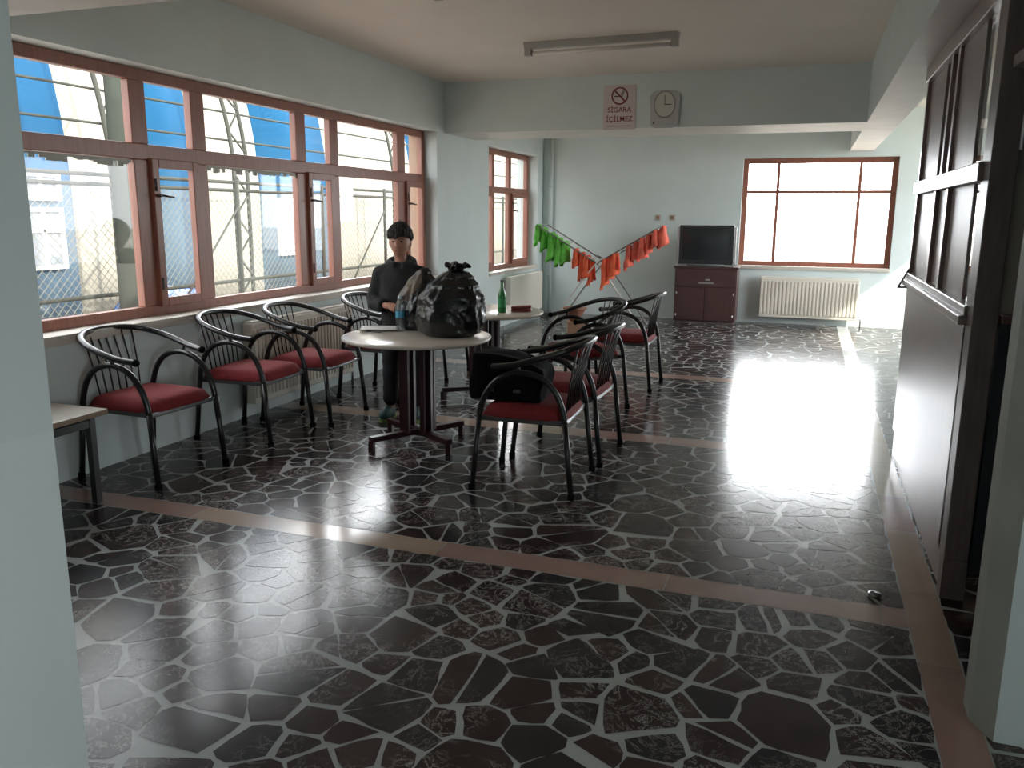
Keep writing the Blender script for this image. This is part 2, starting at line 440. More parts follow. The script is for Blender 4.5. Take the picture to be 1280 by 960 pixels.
# ------------------------------------------------------------------ windows
def frame_rect(bm, axis, t0, t1, a0, a1, z0, z1, w, bev=.006):
    def bx(a, b, c, d):
        if axis == 'y': box(bm, t0, t1, a, b, c, d, 0, bev)
        else: box(bm, a, b, t0, t1, c, d, 0, bev)
    bx(a0, a0 + w, z0, z1); bx(a1 - w, a1, z0, z1); bx(a0 + w, a1 - w, z0, z0 + w); bx(a0 + w, a1 - w, z1 - w, z1)

def window(name, label, axis, T, inward, hole, mullions, trz, sashes, fw_=.075, lowglass='dirtyglass'):
    """T: plane of the frame's inner face; inward +1/-1 direction to the room; mullions [(a0,a1)], trz (z0,z1) transom; sashes: list of bays that open"""
    a0, a1, z0, z1 = hole
    root = thing(name, label, 'window', kind='structure')
    t0, t1 = sorted((T, T - inward * .06))
    bm = B(); frame_rect(bm, axis, t0, t1, a0, a1, z0, z1, fw_); obj('window_frame', bm, M['frame'], root)
    def bx(bm, a, b, c, d, ta=t0, tb=t1, bev=.006):
        if axis == 'y': box(bm, ta, tb, a, b, c, d, 0, bev)
        else: box(bm, a, b, ta, tb, c, d, 0, bev)
    bm = B(); bx(bm, a0 + fw_, a1 - fw_, *trz); obj('transom', bm, M['frame'], root)
    edges = [a0 + fw_]
    for (m0, m1) in mullions:
        bm = B(); bx(bm, m0, m1, z0 + fw_, trz[0]); bx(bm, m0, m1, trz[1], z1 - fw_); obj('mullion', bm, M['frame'], root)
        edges += [m0, m1]
    edges.append(a1 - fw_)
    bays = [(edges[i], edges[i + 1]) for i in range(0, len(edges), 2)]
    tm = (t0 + t1) / 2
    for i, (a, b) in enumerate(bays):
        bm = B(); bx(bm, a - .005, b + .005, trz[1] - .005, z1 - fw_ + .005, tm - .003, tm + .003, 0); obj('pane', bm, M['glass'], root)
        bm = B(); bx(bm, a - .005, b + .005, z0 + fw_ - .005, trz[0] + .005, tm - .003, tm + .003, 0); obj('pane', bm, M[lowglass], root)
        if i in sashes:
            s0, s1 = sorted((T - inward * .02, T + inward * .028))
            bm = B(); frame_rect(bm, axis, s0, s1, a - .012, b + .012, z0 + fw_ - .012, trz[0] + .012, .062); sh = obj('sash', bm, M['frame'], root)
            bm = B(); ha = a + .02; hz = z0 + (trz[0] - z0) * .78
            k = T + inward * .028
            def P(ta, aa, zz): return (ta, aa, zz) if axis == 'y' else (aa, ta, zz)
            tube(bm, [P(k - inward * .005, ha, hz), P(k + inward * .04, ha, hz)], .011, 8)
            tube(bm, [P(k + inward * .036, ha, hz), P(k + inward * .036, ha + .11, hz - .01)], .008, 8)
            obj('handle', bm, M['dark_handle'], sh)
            for zz in (z0 + .22, trz[0] - .16):
                bm = B(); tube(bm, [P(k, ha - .012, zz - .04), P(k, ha - .012, zz + .04)], .01, 8); obj('hinge', bm, M['dark_handle'], sh)
    return root

FX = -4.155
w1 = window('window_1', 'long row of brown framed windows along the left wall', 'y', FX, 1, W1,
            [(4.43, 4.57), (5.0, 5.14), (6.285, 6.43), (6.825, 6.965), (8.155, 8.33)], (1.885, 1.985), {1, 3, 5})
bm = B(); box(bm, FX + .002, XL + .035, W1[0], W1[1], .80, .858, 0, .005); obj('window_sill', bm, M['sill'], w1)
bm = B(); frame_rect(bm, 'y', -4.345, FX - .062, W1[0] - .001, W1[1] + .001, W1[2] - .001, W1[3] + .001, .015, 0); obj('outer_reveal', bm, M['outwall'], w1)
# frayed strip of old film under the transom
bm = B(); rnd = random.Random(3)
for (a, b) in ((3.26, 4.42), (5.15, 6.28)):
    y = a; top = 1.882
    while y < b:
        y2 = min(b, y + rnd.uniform(.02, .05)); d = rnd.uniform(.012, .05)
        box(bm, FX - .022, FX - .014, y, y2, top - d, top); y = y2
obj('frayed_film', bm, M['film'], w1)['label'] = 'torn strip of grey film under the transom'
w2 = window('window_2', 'narrow brown framed window beyond the beam on the left wall', 'y', FX, 1, W2,
            [(10.98, 11.06), (11.66, 11.76)], (1.84, 1.93), {0, 2})
bm = B(); box(bm, FX + .002, XL + .03, W2[0], W2[1], .735, .778, 0, .005); obj('window_sill', bm, M['sill'], w2)
w3 = window('window_3', 'glaring brown framed window in the far wall', 'x', YB + .10, -1, W3,
            [(-.50, -.455), (.60, .645)], (1.875, 1.92), set(), lowglass='glass')
bm = B(); box(bm, W3[0], W3[1], YB - .03, YB + .098, .79, .838, 0, .005); obj('window_sill', bm, M['sill'], w3)

# ------------------------------------------------------------------ radiators and pipe
def radiator(name, label, axis, t, inward, a0, a1, z0, z1, n, plain=False):
    root = thing(name, label, 'radiator', group='panel radiators under the windows')
    lo, hi = sorted((t, t + inward * .085))
    def bx(bm, a, b, c, d, ta=lo, tb=hi, bev=0):
        if axis == 'y': box(bm, ta, tb, a, b, c, d, 0, bev)
        else: box(bm, a, b, ta, tb, c, d, 0, bev)
    bm = B(); bx(bm, a0, a1, z0, z1, lo, hi, .012); obj('panel', bm, M['radiator'], root)
    bm = B(); f0, f1 = sorted((t + inward * .08, t + inward * .098)); st = (a1 - a0) / n
    if not plain:
        for k in range(n): bx(bm, a0 + st * (k + .2), a0 + st * (k + .8), z0 + .05, z1 - .05, f0, f1, .005)
        obj('ribs', bm, M['radiator'], root)
    else: bm.free()
    bm = B(); bx(bm, a0 + .01, a1 - .01, z1 - .003, z1 + .012, lo + .008, hi - .008, .003); obj('top_grille', bm, M['radiator'], root)
    bm = B(); m = (lo + hi) / 2
    P = (lambda a, z: (m, a, z)) if axis == 'y' else (lambda a, z: (a, m, z))
    tube(bm, [P(a1 - .03, z0 + .05), P(a1 + .04, z0 + .05), P(a1 + .045, z0), P(a1 + .045, -.0)], .011, 8); obj('valve_pipe', bm, M['chrome'], root)
    # brackets to wall
    bm = B(); w0, w1_ = sorted((t - inward * .048, t + inward * .01))
    bm.free()
    for aa in (a0 + .15, a1 - .15):
        bm = B(); bx(bm, aa - .02, aa + .02, z0 + .1, z1 - .1, w0, w1_, 0); obj('bracket', bm, M['radiator'], root)
    return root
radiator('radiator', 'long cream radiator low on the wall behind the row of chairs', 'y', XL + .05, 1, 5.16, 6.62, .12, .74, 30)
radiator('radiator', 'plain cream radiator under the narrow window beyond the beam', 'y', XL + .05, 1, 10.95, 12.45, .12, .68, 26, True)
radiator('radiator', 'ribbed white radiator under the glaring far window', 'x', YB - .05, -1, -.62, .73, .10, .68, 26)
bm = B(); tube(bm, [(-3.86, YB - .06, 0.001), (-3.86, YB - .06, CEIL)], .035, 14); pp = obj('heating_pipe', bm, M['pipe']); tag(pp, 'vertical painted pipe in the far left corner', 'pipe')
for z in (.6, 2.0):
    bm = B(); lathe(bm, [(.036, -.02), (.043, -.02), (.043, .02), (.036, .02)], 14, (-3.86, YB - .06, z)); box(bm, -3.875, -3.845, YB - .03, YB, z - .012, z + .012); obj('pipe_clip', bm, M['pipe'], pp)

# ------------------------------------------------------------------ chairs
def make_chair(label, group):
    t = thing('armchair', label, 'chair', group=group)
    for s in (-1, 1):
        y = .268 * s
        def P(x, z, dy=0): return (x, y + dy * s, z)
        arch = [P(.252, .43), P(.238, .50), P(.20, .585), P(.135, .655), P(.05, .692), P(-.04, .694), P(-.13, .66), P(-.195, .59), P(-.232, .50), P(-.245, .43)]
        bm = B(); tube(bm, smooth_path(arch, 3), .0175, 10); obj('arm_arch', bm, M['metal'], t)
        for sx, x0, x1 in ((1, .252, .292), (-1, -.245, -.292)):
            bm = B(); tube(bm, [P(x0, .435), P(x1, .012, .012)], .0172, 10); lg = obj('leg', bm, M['metal'], t)
            bm = B(); lathe(bm, [(.018, 0), (.021, .004), (.021, .03), (.018, .034)], 10, P(x1, 0, .012)); obj('foot_cap', bm, M['fabricblack'], lg)
    # hoop: arms and back in one bent tube
    half = [(.175, .262, .722), (.12, .274, .728), (.04, .286, .742), (-.06, .292, .772), (-.16, .28, .803), (-.25, .235, .832), (-.305, .15, .851), (-.328, .05, .858)]
    pts = half + [(x, -y, z) for x, y, z in half[::-1]]
    path = smooth_path(pts, 4)
    bm = B(); tube(bm, path, .0205, 12, flat=.85); hp = obj('back_hoop', bm, M['metal'], t)
    for s in (-1, 1):
        bm = B(); a = V((.175, .262 * s, .722)); d = V((.055, -.012 * s, -.006)).normalized()
        tube(bm, [a - d * .002, a + d * .012, a + d * .022], [.0215, .021, .012], 10); obj('end_cap', bm, M['fabricblack'], hp)
        bm = B(); tube(bm, [(.02, .268 * s, .688), (.02, .282 * s, .74)], .012, 8); obj('arm_bracket', bm, M['metal'], t)
    for k in range(7):
        u = (k - 3) / 3
        # top point on the hoop
        yt = u * .178
        for pa_, pb_ in zip(path, path[1:]):
            if pa_.x < -.1 and pb_.x < -.1 and min(pa_.y, pb_.y) <= yt <= max(pa_.y, pb_.y):
                f_ = (yt - pa_.y) / ((pb_.y - pa_.y) or 1); best = pa_.lerp(pb_, f_); break
        bm = B(); tube(bm, [(-.222, u * .15, .435), (-.245, u * .165, .62), (best.x, best.y, best.z)], .0052, 6); obj('back_rod', bm, M['metal'], t)
    bm = B(); box(bm, -.245, .25, -.25, .25, .405, .437, 0, .008); obj('seat_frame', bm, M['seatframe'], t)
    # cushion
    bm = B(); n = 14
    def cz(u, v):
        e = max(abs(u), abs(v)); return .437 + .062 * (1 - max(0, (e - .72) / .28) ** 2.2) + .008 * (1 - u * u) * (1 - v * v)
    grid = {}
    for i in range(n + 1):
        for j in range(n + 1):
            u = -1 + 2 * i / n; v = -1 + 2 * j / n
            cu = u * (1 - .07 * abs(v) ** 4); cv = v * (1 - .07 * abs(u) ** 4)
            grid[i, j] = bm.verts.new((.005 + cu * .255, cv * .256, cz(u, v)))
    for i in range(n):
        for j in range(n): bm.faces.new((grid[i, j], grid[i + 1, j], grid[i + 1, j + 1], grid[i, j + 1])).smooth = True
    rim = [grid[i, 0] for i in range(n)] + [grid[n, j] for j in range(n)] + [grid[i, n] for i in range(n, 0, -1)] + [grid[0, j] for j in range(n, 0, -1)]
    low = [bm.verts.new((v.co.x * .985, v.co.y * .985, .430)) for v in rim]
    for k in range(len(rim)): bm.faces.new((rim[k], low[k], low[(k + 1) % len(rim)], rim[(k + 1) % len(rim)])).smooth = True
    bm.faces.new(low)
    obj('seat', bm, M['red'], t)
    return t
GR = 'red seated metal armchairs'
ch = make_chair('metal armchair with red seat beside the low bench', GR)
ch.location = (-3.66, 3.88, 0); ch.rotation_euler = (0, 0, R_ := math.radians(-2))
chairs = [
    ((-3.63, 4.84, 0), 3, 'red seated armchair in the wall row, second from the low bench'),
    ((-3.53, 5.45, 0), 2, 'red seated armchair in the wall row, third from the low bench, before the radiator'),
    ((-3.40, 6.36, 0), -4, 'red seated armchair against the wall just behind the boy'),
    ((-3.43, 7.36, 0), 0, 'red seated armchair mostly hidden behind the trash bags, only legs showing'),
    ((-1.44, 4.52, 0), 182, 'red seated armchair with the black duffel bag on it'),
    ((-1.42, 5.19, 0), 179, 'red seated armchair close behind the one with the duffel bag'),
    ((-1.71, 6.63, 0), 219, 'red seated armchair turned at an angle beside the farther table'),
    ((-1.53, 7.55, 0), 179, 'red seated armchair nearest the television, farthest of those by the tables'),
]
for loc, a, lab in chairs: dup(ch, loc, math.radians(a), lab, GR)

# ------------------------------------------------------------------ tables
def make_table(label):
    t = thing('round_table', label, 'table', group='round tables with maroon legs')
    bm = B(); lathe(bm, [(.0, .724), (.49, .724), (.5, .73), (.502, .738), (.5, .746), (.49, .75), (.0, .75)], 64)
    bmesh.ops.remove_doubles(bm, verts=bm.verts[:], dist=1e-5); obj('tabletop', bm, M['tabletop'], t)
    a = math.radians(58.6)
    for k in range(2):
        d = V((math.cos(a + k * PI / 2), math.sin(a + k * PI / 2), 0))
        bm = B(); bar(bm, d * -.375 + V((0, 0, .085 - .0 * k)), d * .375 + V((0, 0, .085)), .045, .035); obj('base_bar', bm, M['maroon'], t)
        bm = B(); bar(bm, d * -.30 + V((0, 0, .705)), d * .30 + V((0, 0, .705)), .04, .03); obj('top_bar', bm, M['maroon'], t)
        for s in (-1, 1):
            bm = B(); bar(bm, d * s * .365 + V((0, 0, 0)), d * s * .365 + V((0, 0, .07)), .035); obj('foot', bm, M['maroon'], t)
            q = V((-d.y, d.x, 0))
            bm = B()
            for e in (-.045, .045):
                p = d * s * .105 + q * e * .6
                bar(bm, p + V((0, 0, .09)), p + V((0, 0, .70)), .034)
            obj('upright', bm, M['maroon'], t)
    return t
tb = make_table('near round pale table holding two trash bags and a water bottle'); tb.location = (-2.44, 5.02, 0)
dup(tb, (-2.55, 6.56, 0), math.radians(-20), 'farther round pale table holding a green bottle')

# ------------------------------------------------------------------ things on the tables
def crumple(o, amp, sc, seed, fine=0):
    for v in o.data.vertices:
        p = v.co * sc + V((seed, seed * 2, seed * 3))
        n = noise.noise(p); r = 1 - abs(noise.noise(p * 1.9 + V((5, 1, 2)))) * 2
        r2_ = 1 - abs(noise.noise(p * 4.1 + V((3, 7, 1)))) * 2
        v.co += v.co.normalized() * (n * amp + max(r, 0) ** 2 * amp * .7 + max(r2_, 0) ** 2 * amp * fine)

def bag(name, label, prof, loc, amp, sc, seed, m, sx=1.0, sy=1.0, lean=(0, 0), cat='bag', group=None, off=(0, 0)):
    """a plastic sack from a stack of (z, radius) with flattened bottom"""
    root = thing(name, label, cat, loc, group=group)
    bm = B(); seg = 72; pr = []
    zs = [p[0] for p in prof]
    N = 60
    rings = []
    for i in range(N + 1):
        z = prof[0][0] + (prof[-1][0] - prof[0][0]) * i / N
        for a, b in zip(prof, prof[1:]):
            if a[0] <= z <= b[0] + 1e-9:
                t = (z - a[0]) / max(1e-9, b[0] - a[0]); t = t * t * (3 - 2 * t); r = a[1] + (b[1] - a[1]) * t; break
        ring = []
        for k in range(seg):
            th = 2 * PI * k / seg
            p = V((math.cos(th), math.sin(th), z * 2.2)) * sc + V((seed, seed * 2, seed * 3))
            n = noise.noise(p); rg = (1 - abs(noise.noise(p * 1.7)) * 2); rg2 = (1 - abs(noise.noise(p * 4.0)) * 2)
            w = min(1, z / .05)
            pleat = .5 * math.cos(th * 9 + seed + 3 * noise.noise(p * .5)) * max(0, (i / N - .55)) * 1.3
            rr = r * (1 + w * (n * amp * 1.2 + max(rg, 0) ** 2 * amp * .8 + max(rg2, 0) ** 2 * amp * .35 + pleat * amp * 2))
            h = z / prof[-1][0]
            ring.append(bm.verts.new((rr * math.cos(th) * sx + lean[0] * h * h, rr * math.sin(th) * sy + lean[1] * h * h, z)))
        rings.append(ring)
    for a, b in zip(rings, rings[1:]):
        for k in range(seg): bm.faces.new((a[k], a[(k + 1) % seg], b[(k + 1) % seg], b[k])).smooth = True
    bm.faces.new(rings[0][::-1]); bm.faces.new(rings[-1])
    obj('sack', bm, m, root); return root
GB = 'filled trash bags on the near table'
b1 = bag('trash_bag', 'bulging shiny black trash bag, larger of the two on the near table', [(0, .17), (.03, .21), (.12, .228), (.25, .215), (.33, .165), (.39, .115), (.42, .085), (.435, .04)], (-2.235, 5.10, .751), .09, 1.6, 2.3, M['blackbag'], 1.0, .8, (.055, .0), group=GB)
bm = B()
for k in range(7):   # gathered neck of the sack
    th = k * PI * 2 / 7; tube(bm, smooth_path([(.05 + .03 * math.cos(th), .03 * math.sin(th), .43), (.055 + .055 * math.cos(th), .05 * math.sin(th), .47), (.06 + .09 * math.cos(th + .4), .08 * math.sin(th + .4), .455 + .012 * (k % 3))], 3), [.03, .028, .026, .024, .022, .018, .01], 8, flat=.5)
obj('gathered_neck', bm, M['blackbag'], b1)
b2 = bag('trash_bag', 'smaller brown and black plastic bag in front of the boy', [(0, .105), (.03, .128), (.12, .14), (.24, .13), (.34, .09), (.40, .05), (.43, .02)], (-2.565, 5.28, .751), .14, 2.2, 5.1, [M['brownbag'], M['blackbag']], 1.0, .85, (.06, .02), group=GB)
# the dark lower half of that bag is black film
sk = kids(b2)[0]
for p in sk.data.polygons:
    c = p.center
    if c.z < .20 + .06 * noise.noise(c * 9) or c.x > .07 + .3 * noise.noise(c * 4): p.material_index = 1

bt = thing('water_bottle', 'clear plastic water bottle with blue label on the near table', 'bottle', (-2.635, 5.165, .751))
bm = B(); lathe(bm, [(.026, 0), (.031, .006), (.031, .05), (.029, .055), (.031, .06), (.029, .067), (.031, .074), (.029, .08), (.031, .088), (.0315, .155), (.028, .17), (.019, .198), (.0125, .21), (.0125, .228)], 24); obj('bottle_body', bm, M['bottle'], bt)
bm = B(); lathe(bm, [(.0318, .092), (.0322, .094), (.0322, .138), (.0318, .14)], 24); obj('bottle_label', bm, M['label'], bt)
bm = B(); lathe(bm, [(.0145, .222), (.015, .224), (.015, .240), (.0135, .242)], 18); obj('bottle_cap', bm, M['cap'], bt)
pa = thing('paper_tray', 'flat white paper lying on the near table', 'paper', (-2.79, 5.14, .751), math.radians(25))
bm = B(); n = 10; G = {}
for i in range(n + 1):
    for j in range(n + 1):
        x = -.13 + .26 * i / n; y = -.10 + .20 * j / n
        G[i, j] = bm.verts.new((x, y, .004 + .006 * noise.noise(V((x * 8, y * 8, 1))) + .012 * (abs(j / n - .5) * 2) ** 4))
for i in range(n):
    for j in range(n): bm.faces.new((G[i, j], G[i + 1, j], G[i + 1, j + 1], G[i, j + 1])).smooth = True
o = obj('sheet', bm, M['paper'], pa); o.modifiers.new('s', 'SOLIDIFY').thickness = .002
pn = thing('pen', 'dark pen on the white paper of the near table', 'pen', (-2.76, 5.02, .7565), math.radians(-12))
bm = B(); tube(bm, [(-.065, 0, 0), (.05, 0, 0), (.062, 0, 0)], [.0045, .0045, .001], 8); obj('pen_barrel', bm, M['signdark'], pn)
bm = B(); tube(bm, [(-.07, 0, 0), (-.03, 0, 0)], .0052, 8); obj('pen_cap', bm, M['bluedark'], pn)
gb = thing('glass_bottle', 'green glass bottle standing on the farther table', 'bottle', (-2.36, 6.47, .751))
bm = B(); lathe(bm, [(.030, 0), (.034, .006), (.034, .14), (.03, .165), (.016, .20), (.0135, .225), (.0135, .262)], 24); obj('bottle_body', bm, M['green'], gb)
bm = B(); lathe(bm, [(.0343, .045), (.0347, .047), (.0347, .115), (.0343, .117)], 24); obj('bottle_label', bm, mat('green_label', (.03, .3, .1), .5), gb)
bm = B(); lathe(bm, [(.0145, .252), (.0155, .254), (.0155, .268), (.014, .27)], 18); obj('bottle_cap', bm, M['dark_handle'], gb)
wl = thing('wallet', 'dark red folded pouch on the farther table', 'pouch', (-2.24, 6.62, .751), math.radians(15))
bm = B(); box(bm, -.085, .085, -.05, .05, 0, .022, 0, .008); obj('lower_half', bm, M['redthing'], wl)
bm = B(); vs = box(bm, -.085, .085, -.05, .05, .022, .042, 0, .008)
bmesh.ops.rotate(bm, verts=bm.verts[:], cent=(-.085, 0, .022), matrix=Matrix.Rotation(math.radians(-3), 3, 'Y')); obj('upper_half', bm, M['redthing'], wl)

# ------------------------------------------------------------------ duffel bag on a chair
db = thing('duffel_bag', 'soft black duffel bag resting on the nearest armchair seat', 'bag', (-1.56, 4.50, .509), math.radians(4))
bm = B(); box(bm, -.225, .20, -.17, .17, 0, .265)
bmesh.ops.subdivide_edges(bm, edges=bm.edges[:], cuts=9, use_grid_fill=True)
for v in bm.verts:
    x, y, z = v.co
    k = 1 - .16 * (z / .235) ** 2; v.co.y = y * k
    v.co.z = z - .07 * max(0, (x + .05) / .25) * (z / .235) + .015 * noise.noise(V((x * 7, y * 7, 3))) * (z / .235)
    if z > .01: v.co += v.normal * 0; v.co.x += .018 * noise.noise(V((y * 8, z * 8, 1))); v.co.y += .015 * noise.noise(V((x * 9, z * 9, 5)))
o = obj('bag_body', bm, M['fabricblack'], db)
bv = o.modifiers.new('b', 'SUBSURF'); bv.levels = 1; bv.render_levels = 1
for p in o.data.polygons: p.use_smooth = True
for s in (-1, 1):
    bm = B(); tube(bm, smooth_path([(-.12, .11 * s, .215), (-.09, .10 * s, .245), (-.02, .07 * s, .235), (.05, .10 * s, .205), (.08, .11 * s, .16)], 5), .008, 8, flat=.5); obj('carry_strap', bm, M['fabricblack'], db)
bm = B(); tube(bm, smooth_path([(-.215, 0, .235), (-.1, .0, .243), (.02, 0, .226), (.17, 0, .18)], 5), .006, 6); obj('zip', bm, M['bluedark'], db)
for x in (-.10, .06):
    bm = B(); box(bm, x - .022, x + .022, -.181, -.168, .055, .075, 0, .003); obj('strap_buckle', bm, M['seatframe'], db)

# ------------------------------------------------------------------ bench
bn = thing('low_bench', 'low pale topped bench at the near end of the chair row', 'bench', (0, 0, 0))
bm = B(); box(bm, -3.99, -3.50, 2.30, 3.40, .478, .508, 0, .004)
o = obj('bench_top', bm, [M['benchtop'], M['edgewood']], bn)
for p in o.data.polygons:
    if abs(p.normal.z) < .6: p.material_index = 1
for y in (2.40, 3.31):
    for x in (-3.93, -3.54):
        bm = B(); bar(bm, (x, y, 0), (x, y, .478), .036); obj('leg', bm, M['metal'], bn)
    bm = B(); bar(bm, (-3.93, y, .44), (-3.54, y, .44), .03, .04); obj('cross_rail', bm, M['metal'], bn)
for x in (-3.93, -3.54):
    bm = B(); bar(bm, (x, 2.4, .445), (x, 3.31, .445), .03, .04); obj('side_rail', bm, M['metal'], bn)

# ------------------------------------------------------------------ television, cabinet
cb = thing('television_cabinet', 'dark wooden cabinet under the old television by the far wall', 'cabinet', (-1.37, 0, 0))
Yf, Yr = 12.36, 12.82
bm = B(); box(bm, -.44, .44, Yf, Yr, .04, .80, 0, .004); obj('carcass', bm, M['cab'], cb)
bm = B(); box(bm, -.46, .46, Yf - .02, Yr, .80, .83, 0, .005); obj('cabinet_top', bm, M['cab'], cb)
bm = B(); box(bm, -.42, .42, Yf + .03, Yr - .03, 0, .045); obj('plinth', bm, M['dark'], cb)
bm = B(); box(bm, -.425, .425, Yf - .018, Yf, .54, .79, 0, .004); dr = obj('drawer', bm, M['cab'], cb)
bm = B(); box(bm, -.10, .12, Yf - .028, Yf - .017, .585, .605, 0, .003); obj('drawer_pull', bm, M['silver'], dr)
bm = B(); box(bm, .0, .07, Yf - .024, Yf - .017, .63, .655, 0, .003); obj('maker_plate', bm, M['silver'], dr)
for x0, x1, hx in ((-.425, -.003, -.405), (.003, .425, .405)):
    bm = B(); box(bm, x0, x1, Yf - .018, Yf, .05, .53, 0, .004); box(bm, x0 + .04, x1 - .04, Yf - .022, Yf - .017, .09, .49, 0, .003); d = obj('door', bm, M['cab'], cb)
    for zz in (.12, .44):
        bm = B(); tube(bm, [(hx, Yf - .022, zz - .02), (hx, Yf - .022, zz + .02)], .008, 8); obj('hinge', bm, M['silver'], d)
tv = thing('television', 'old grey tube television standing on the dark cabinet', 'television', (-1.385, 12.36, .832), math.radians(3))
bm = B(); box(bm, -.385, .385, 0, .12, .03, .585, 0, .012); obj('front_housing', bm, M['tv'], tv)
bm = B()
f0 = [(-.37, .12, .05), (.37, .12, .05), (.37, .12, .57), (-.37, .12, .57)]; f1 = [(-.22, .42, .10), (.22, .42, .10), (.22, .42, .42), (-.22, .42, .42)]
a = [bm.verts.new(p) for p in f0]; b = [bm.verts.new(p) for p in f1]
for i in range(4): bm.faces.new((a[i], a[(i + 1) % 4], b[(i + 1) % 4], b[i]))
bm.faces.new(a[::-1]); bm.faces.new(b); obj('rear_housing', bm, M['tv'], tv)
bm = B(); n = 12; G = {}
for i in range(n + 1):
    for j in range(n + 1):
        u = -1 + 2 * i / n; v = -1 + 2 * j / n
        G[i, j] = bm.verts.new((u * .335, -.004 - .016 * (1 - u * u) * (1 - v * v), .325 + v * .23))
for i in range(n):
    for j in range(n): bm.faces.new((G[i, j], G[i + 1, j], G[i + 1, j + 1], G[i, j + 1])).smooth = True
obj('screen', bm, M['screen'], tv)
for s in (-1, 1):
    bm = B(); box(bm, s * .40 - .016, s * .40 + .016, .0, .1, .03, .56, 0, .006); obj('speaker_strip', bm, M['silver'], tv)
    bm = B(); box(bm, s * .33 - .07, s * .33 + .07, 0.02, .32, 0, .031, 0, .004); obj('foot', bm, M['silver'], tv)

# ------------------------------------------------------------------ drying rack with bibs
rk = thing('drying_rack', 'folding steel drying rack with raised wings by the far wall', 'drying rack', (-2.70, 11.15, 0))
yA, yB_ = 0.0, .50
def wing(s, t): return V((s * (.06 + .80 * t), 0, .94 + .47 * t))
for y in (yA, yB_):
    for s in (-1, 1):
        bm = B(); tube(bm, [(s * .86, y, 1.41), (s * .06, y, .94), (-s * .02, y, .89)], .010, 8); obj('wing_bar', bm, M['rod'], rk)
        bm = B(); tube(bm, smooth_path([(-s * .12, y + .012 * s, .985), (0, y + .012 * s, .905), (s * .3, y + .012 * s, .52), (s * .64, y + .012 * s, .012)], 5), .010, 8); obj('leg', bm, M['wire'] if y == yA else M['rod'], rk)
for s in (-1, 1):
    for t in [.06, .2, .34, .48, .62, .76, .9, 1.0]:
        p = wing(s, t); bm = B(); tube(bm, [(p.x, yA - .01, p.z), (p.x, yB_ + .01, p.z)], .0045, 6); obj('line', bm, M['wire'], rk)
    bm = B(); tube(bm, [(s * .62, -.02, .012), (s * .62, .52, .012)], .010, 8); obj('foot_bar', bm, M['rod'], rk)

def bib(label, px, pz, y0, y1, drop, spread, m, seed, group, wtop=.02):
    """a training bib folded over a rack line: two crumpled hanging layers"""
    bm = B(); ny, nz = 10, 12; R = {}
    for side in (-1, 1):
        for i in range(ny + 1):
            for j in range(nz + 1):
                ty = i / ny; tz = j / nz; y = y0 + (y1 - y0) * ty
                dl = drop * (1 if side < 0 else .82) * (1 + .12 * noise.noise(V((seed, ty * 4, side))))
                x = px + side * (wtop * (1 if j else .3) + spread * tz ** .8) * (1 + .5 * noise.noise(V((ty * 5 + seed, tz * 2, side * 3.)))) + .02 * noise.noise(V((ty * 7, tz * 3, seed))) * tz
                z = pz + .008 - dl * tz
                R[side, i, j] = bm.verts.new((x, y + .04 * noise.noise(V((tz * 3, seed, ty))) * tz, z))
    for side in (-1, 1):
        for i in range(ny):
            for j in range(nz): bm.faces.new((R[side, i, j], R[side, i + 1, j], R[side, i + 1, j + 1], R[side, i, j + 1])).smooth = True
    for i in range(ny): bm.faces.new((R[-1, i, 0], R[-1, i + 1, 0], R[1, i + 1, 0], R[1, i, 0])).smooth = True
    nc = 5; F = {}
    for j in range(nz + 1):
        a, b = R[-1, 0, j], R[1, 0, j]; F[0, j] = a; F[nc, j] = b
        for c in range(1, nc):
            t = c / nc; p = a.co.lerp(b.co, t)
            F[c, j] = bm.verts.new((p.x, p.y - .035 * math.sin(PI * t) * (j / nz) + .022 * noise.noise(V((t * 9 + seed, j * .12, seed * 2))), p.z))
    for c in range(nc):
        for j in range(nz): bm.faces.new((F[c, j], F[c + 1, j], F[c + 1, j + 1], F[c, j + 1])).smooth = True
    o = obj('training_bib', bm, m, recalc=False)
    md = o.modifiers.new('s', 'SOLIDIFY'); md.thickness = .006
    tag(o, label, 'bib', group); return o
ox, oy = -2.70, 11.15
GV = 'training bibs hung on the drying rack'
def hang(s, ts, m, colour, where, drops, seed0):
    for k, t in enumerate(ts):
        p = wing(s, t)
        bib(f'{colour} bib on the rack, {where(k)}', ox + p.x, p.z, oy + .0 + .03 * (k % 2), oy + .15 + .03 * (k % 3), drops[k], .022 + .007 * (k % 3), m, seed0 + k * 1.7, GV)
ords = ['outermost', 'second', 'third', 'fourth', 'fifth', 'innermost']
hang(-1, [1.0, .90, .76, .69, .62, .52], M['vgreen'], 'bright green', lambda k: f'{ords[k]} of the green ones from the corner pipe' if k not in (0, 5) else ('at the wing end by the corner pipe' if k == 0 else 'green one nearest the orange ones'), [.30, .34, .40, .34, .40, .34], 1.3)
hang(-1, [.31, .21, .12, .04], M['vorange'], 'vivid orange', lambda k: ['beside the green ones', 'second inward from the green ones', 'third inward from the green ones', 'just on the green side of the crossing'][k], [.27, .40, .34, .37], 20.3)
hang(1, [.05, .13, .21], M['vorange'], 'vivid orange', lambda k: ['just past the crossing on the television side', 'second past the crossing on the television side', 'last vivid one before the gap on the television side'][k], [.42, .38, .34], 40.9)
hang(1, [.45, .56, .67, .78, .89, 1.0], M['vred'], 'coral red', lambda k: ['lowest of the coral ones next to the gap', 'second up from the gap', 'third up from the gap', 'fourth up from the gap', 'fifth up from the gap', 'topmost at the wing end by the television'][k], [.34, .28, .33, .30, .26, .30], 60.1)

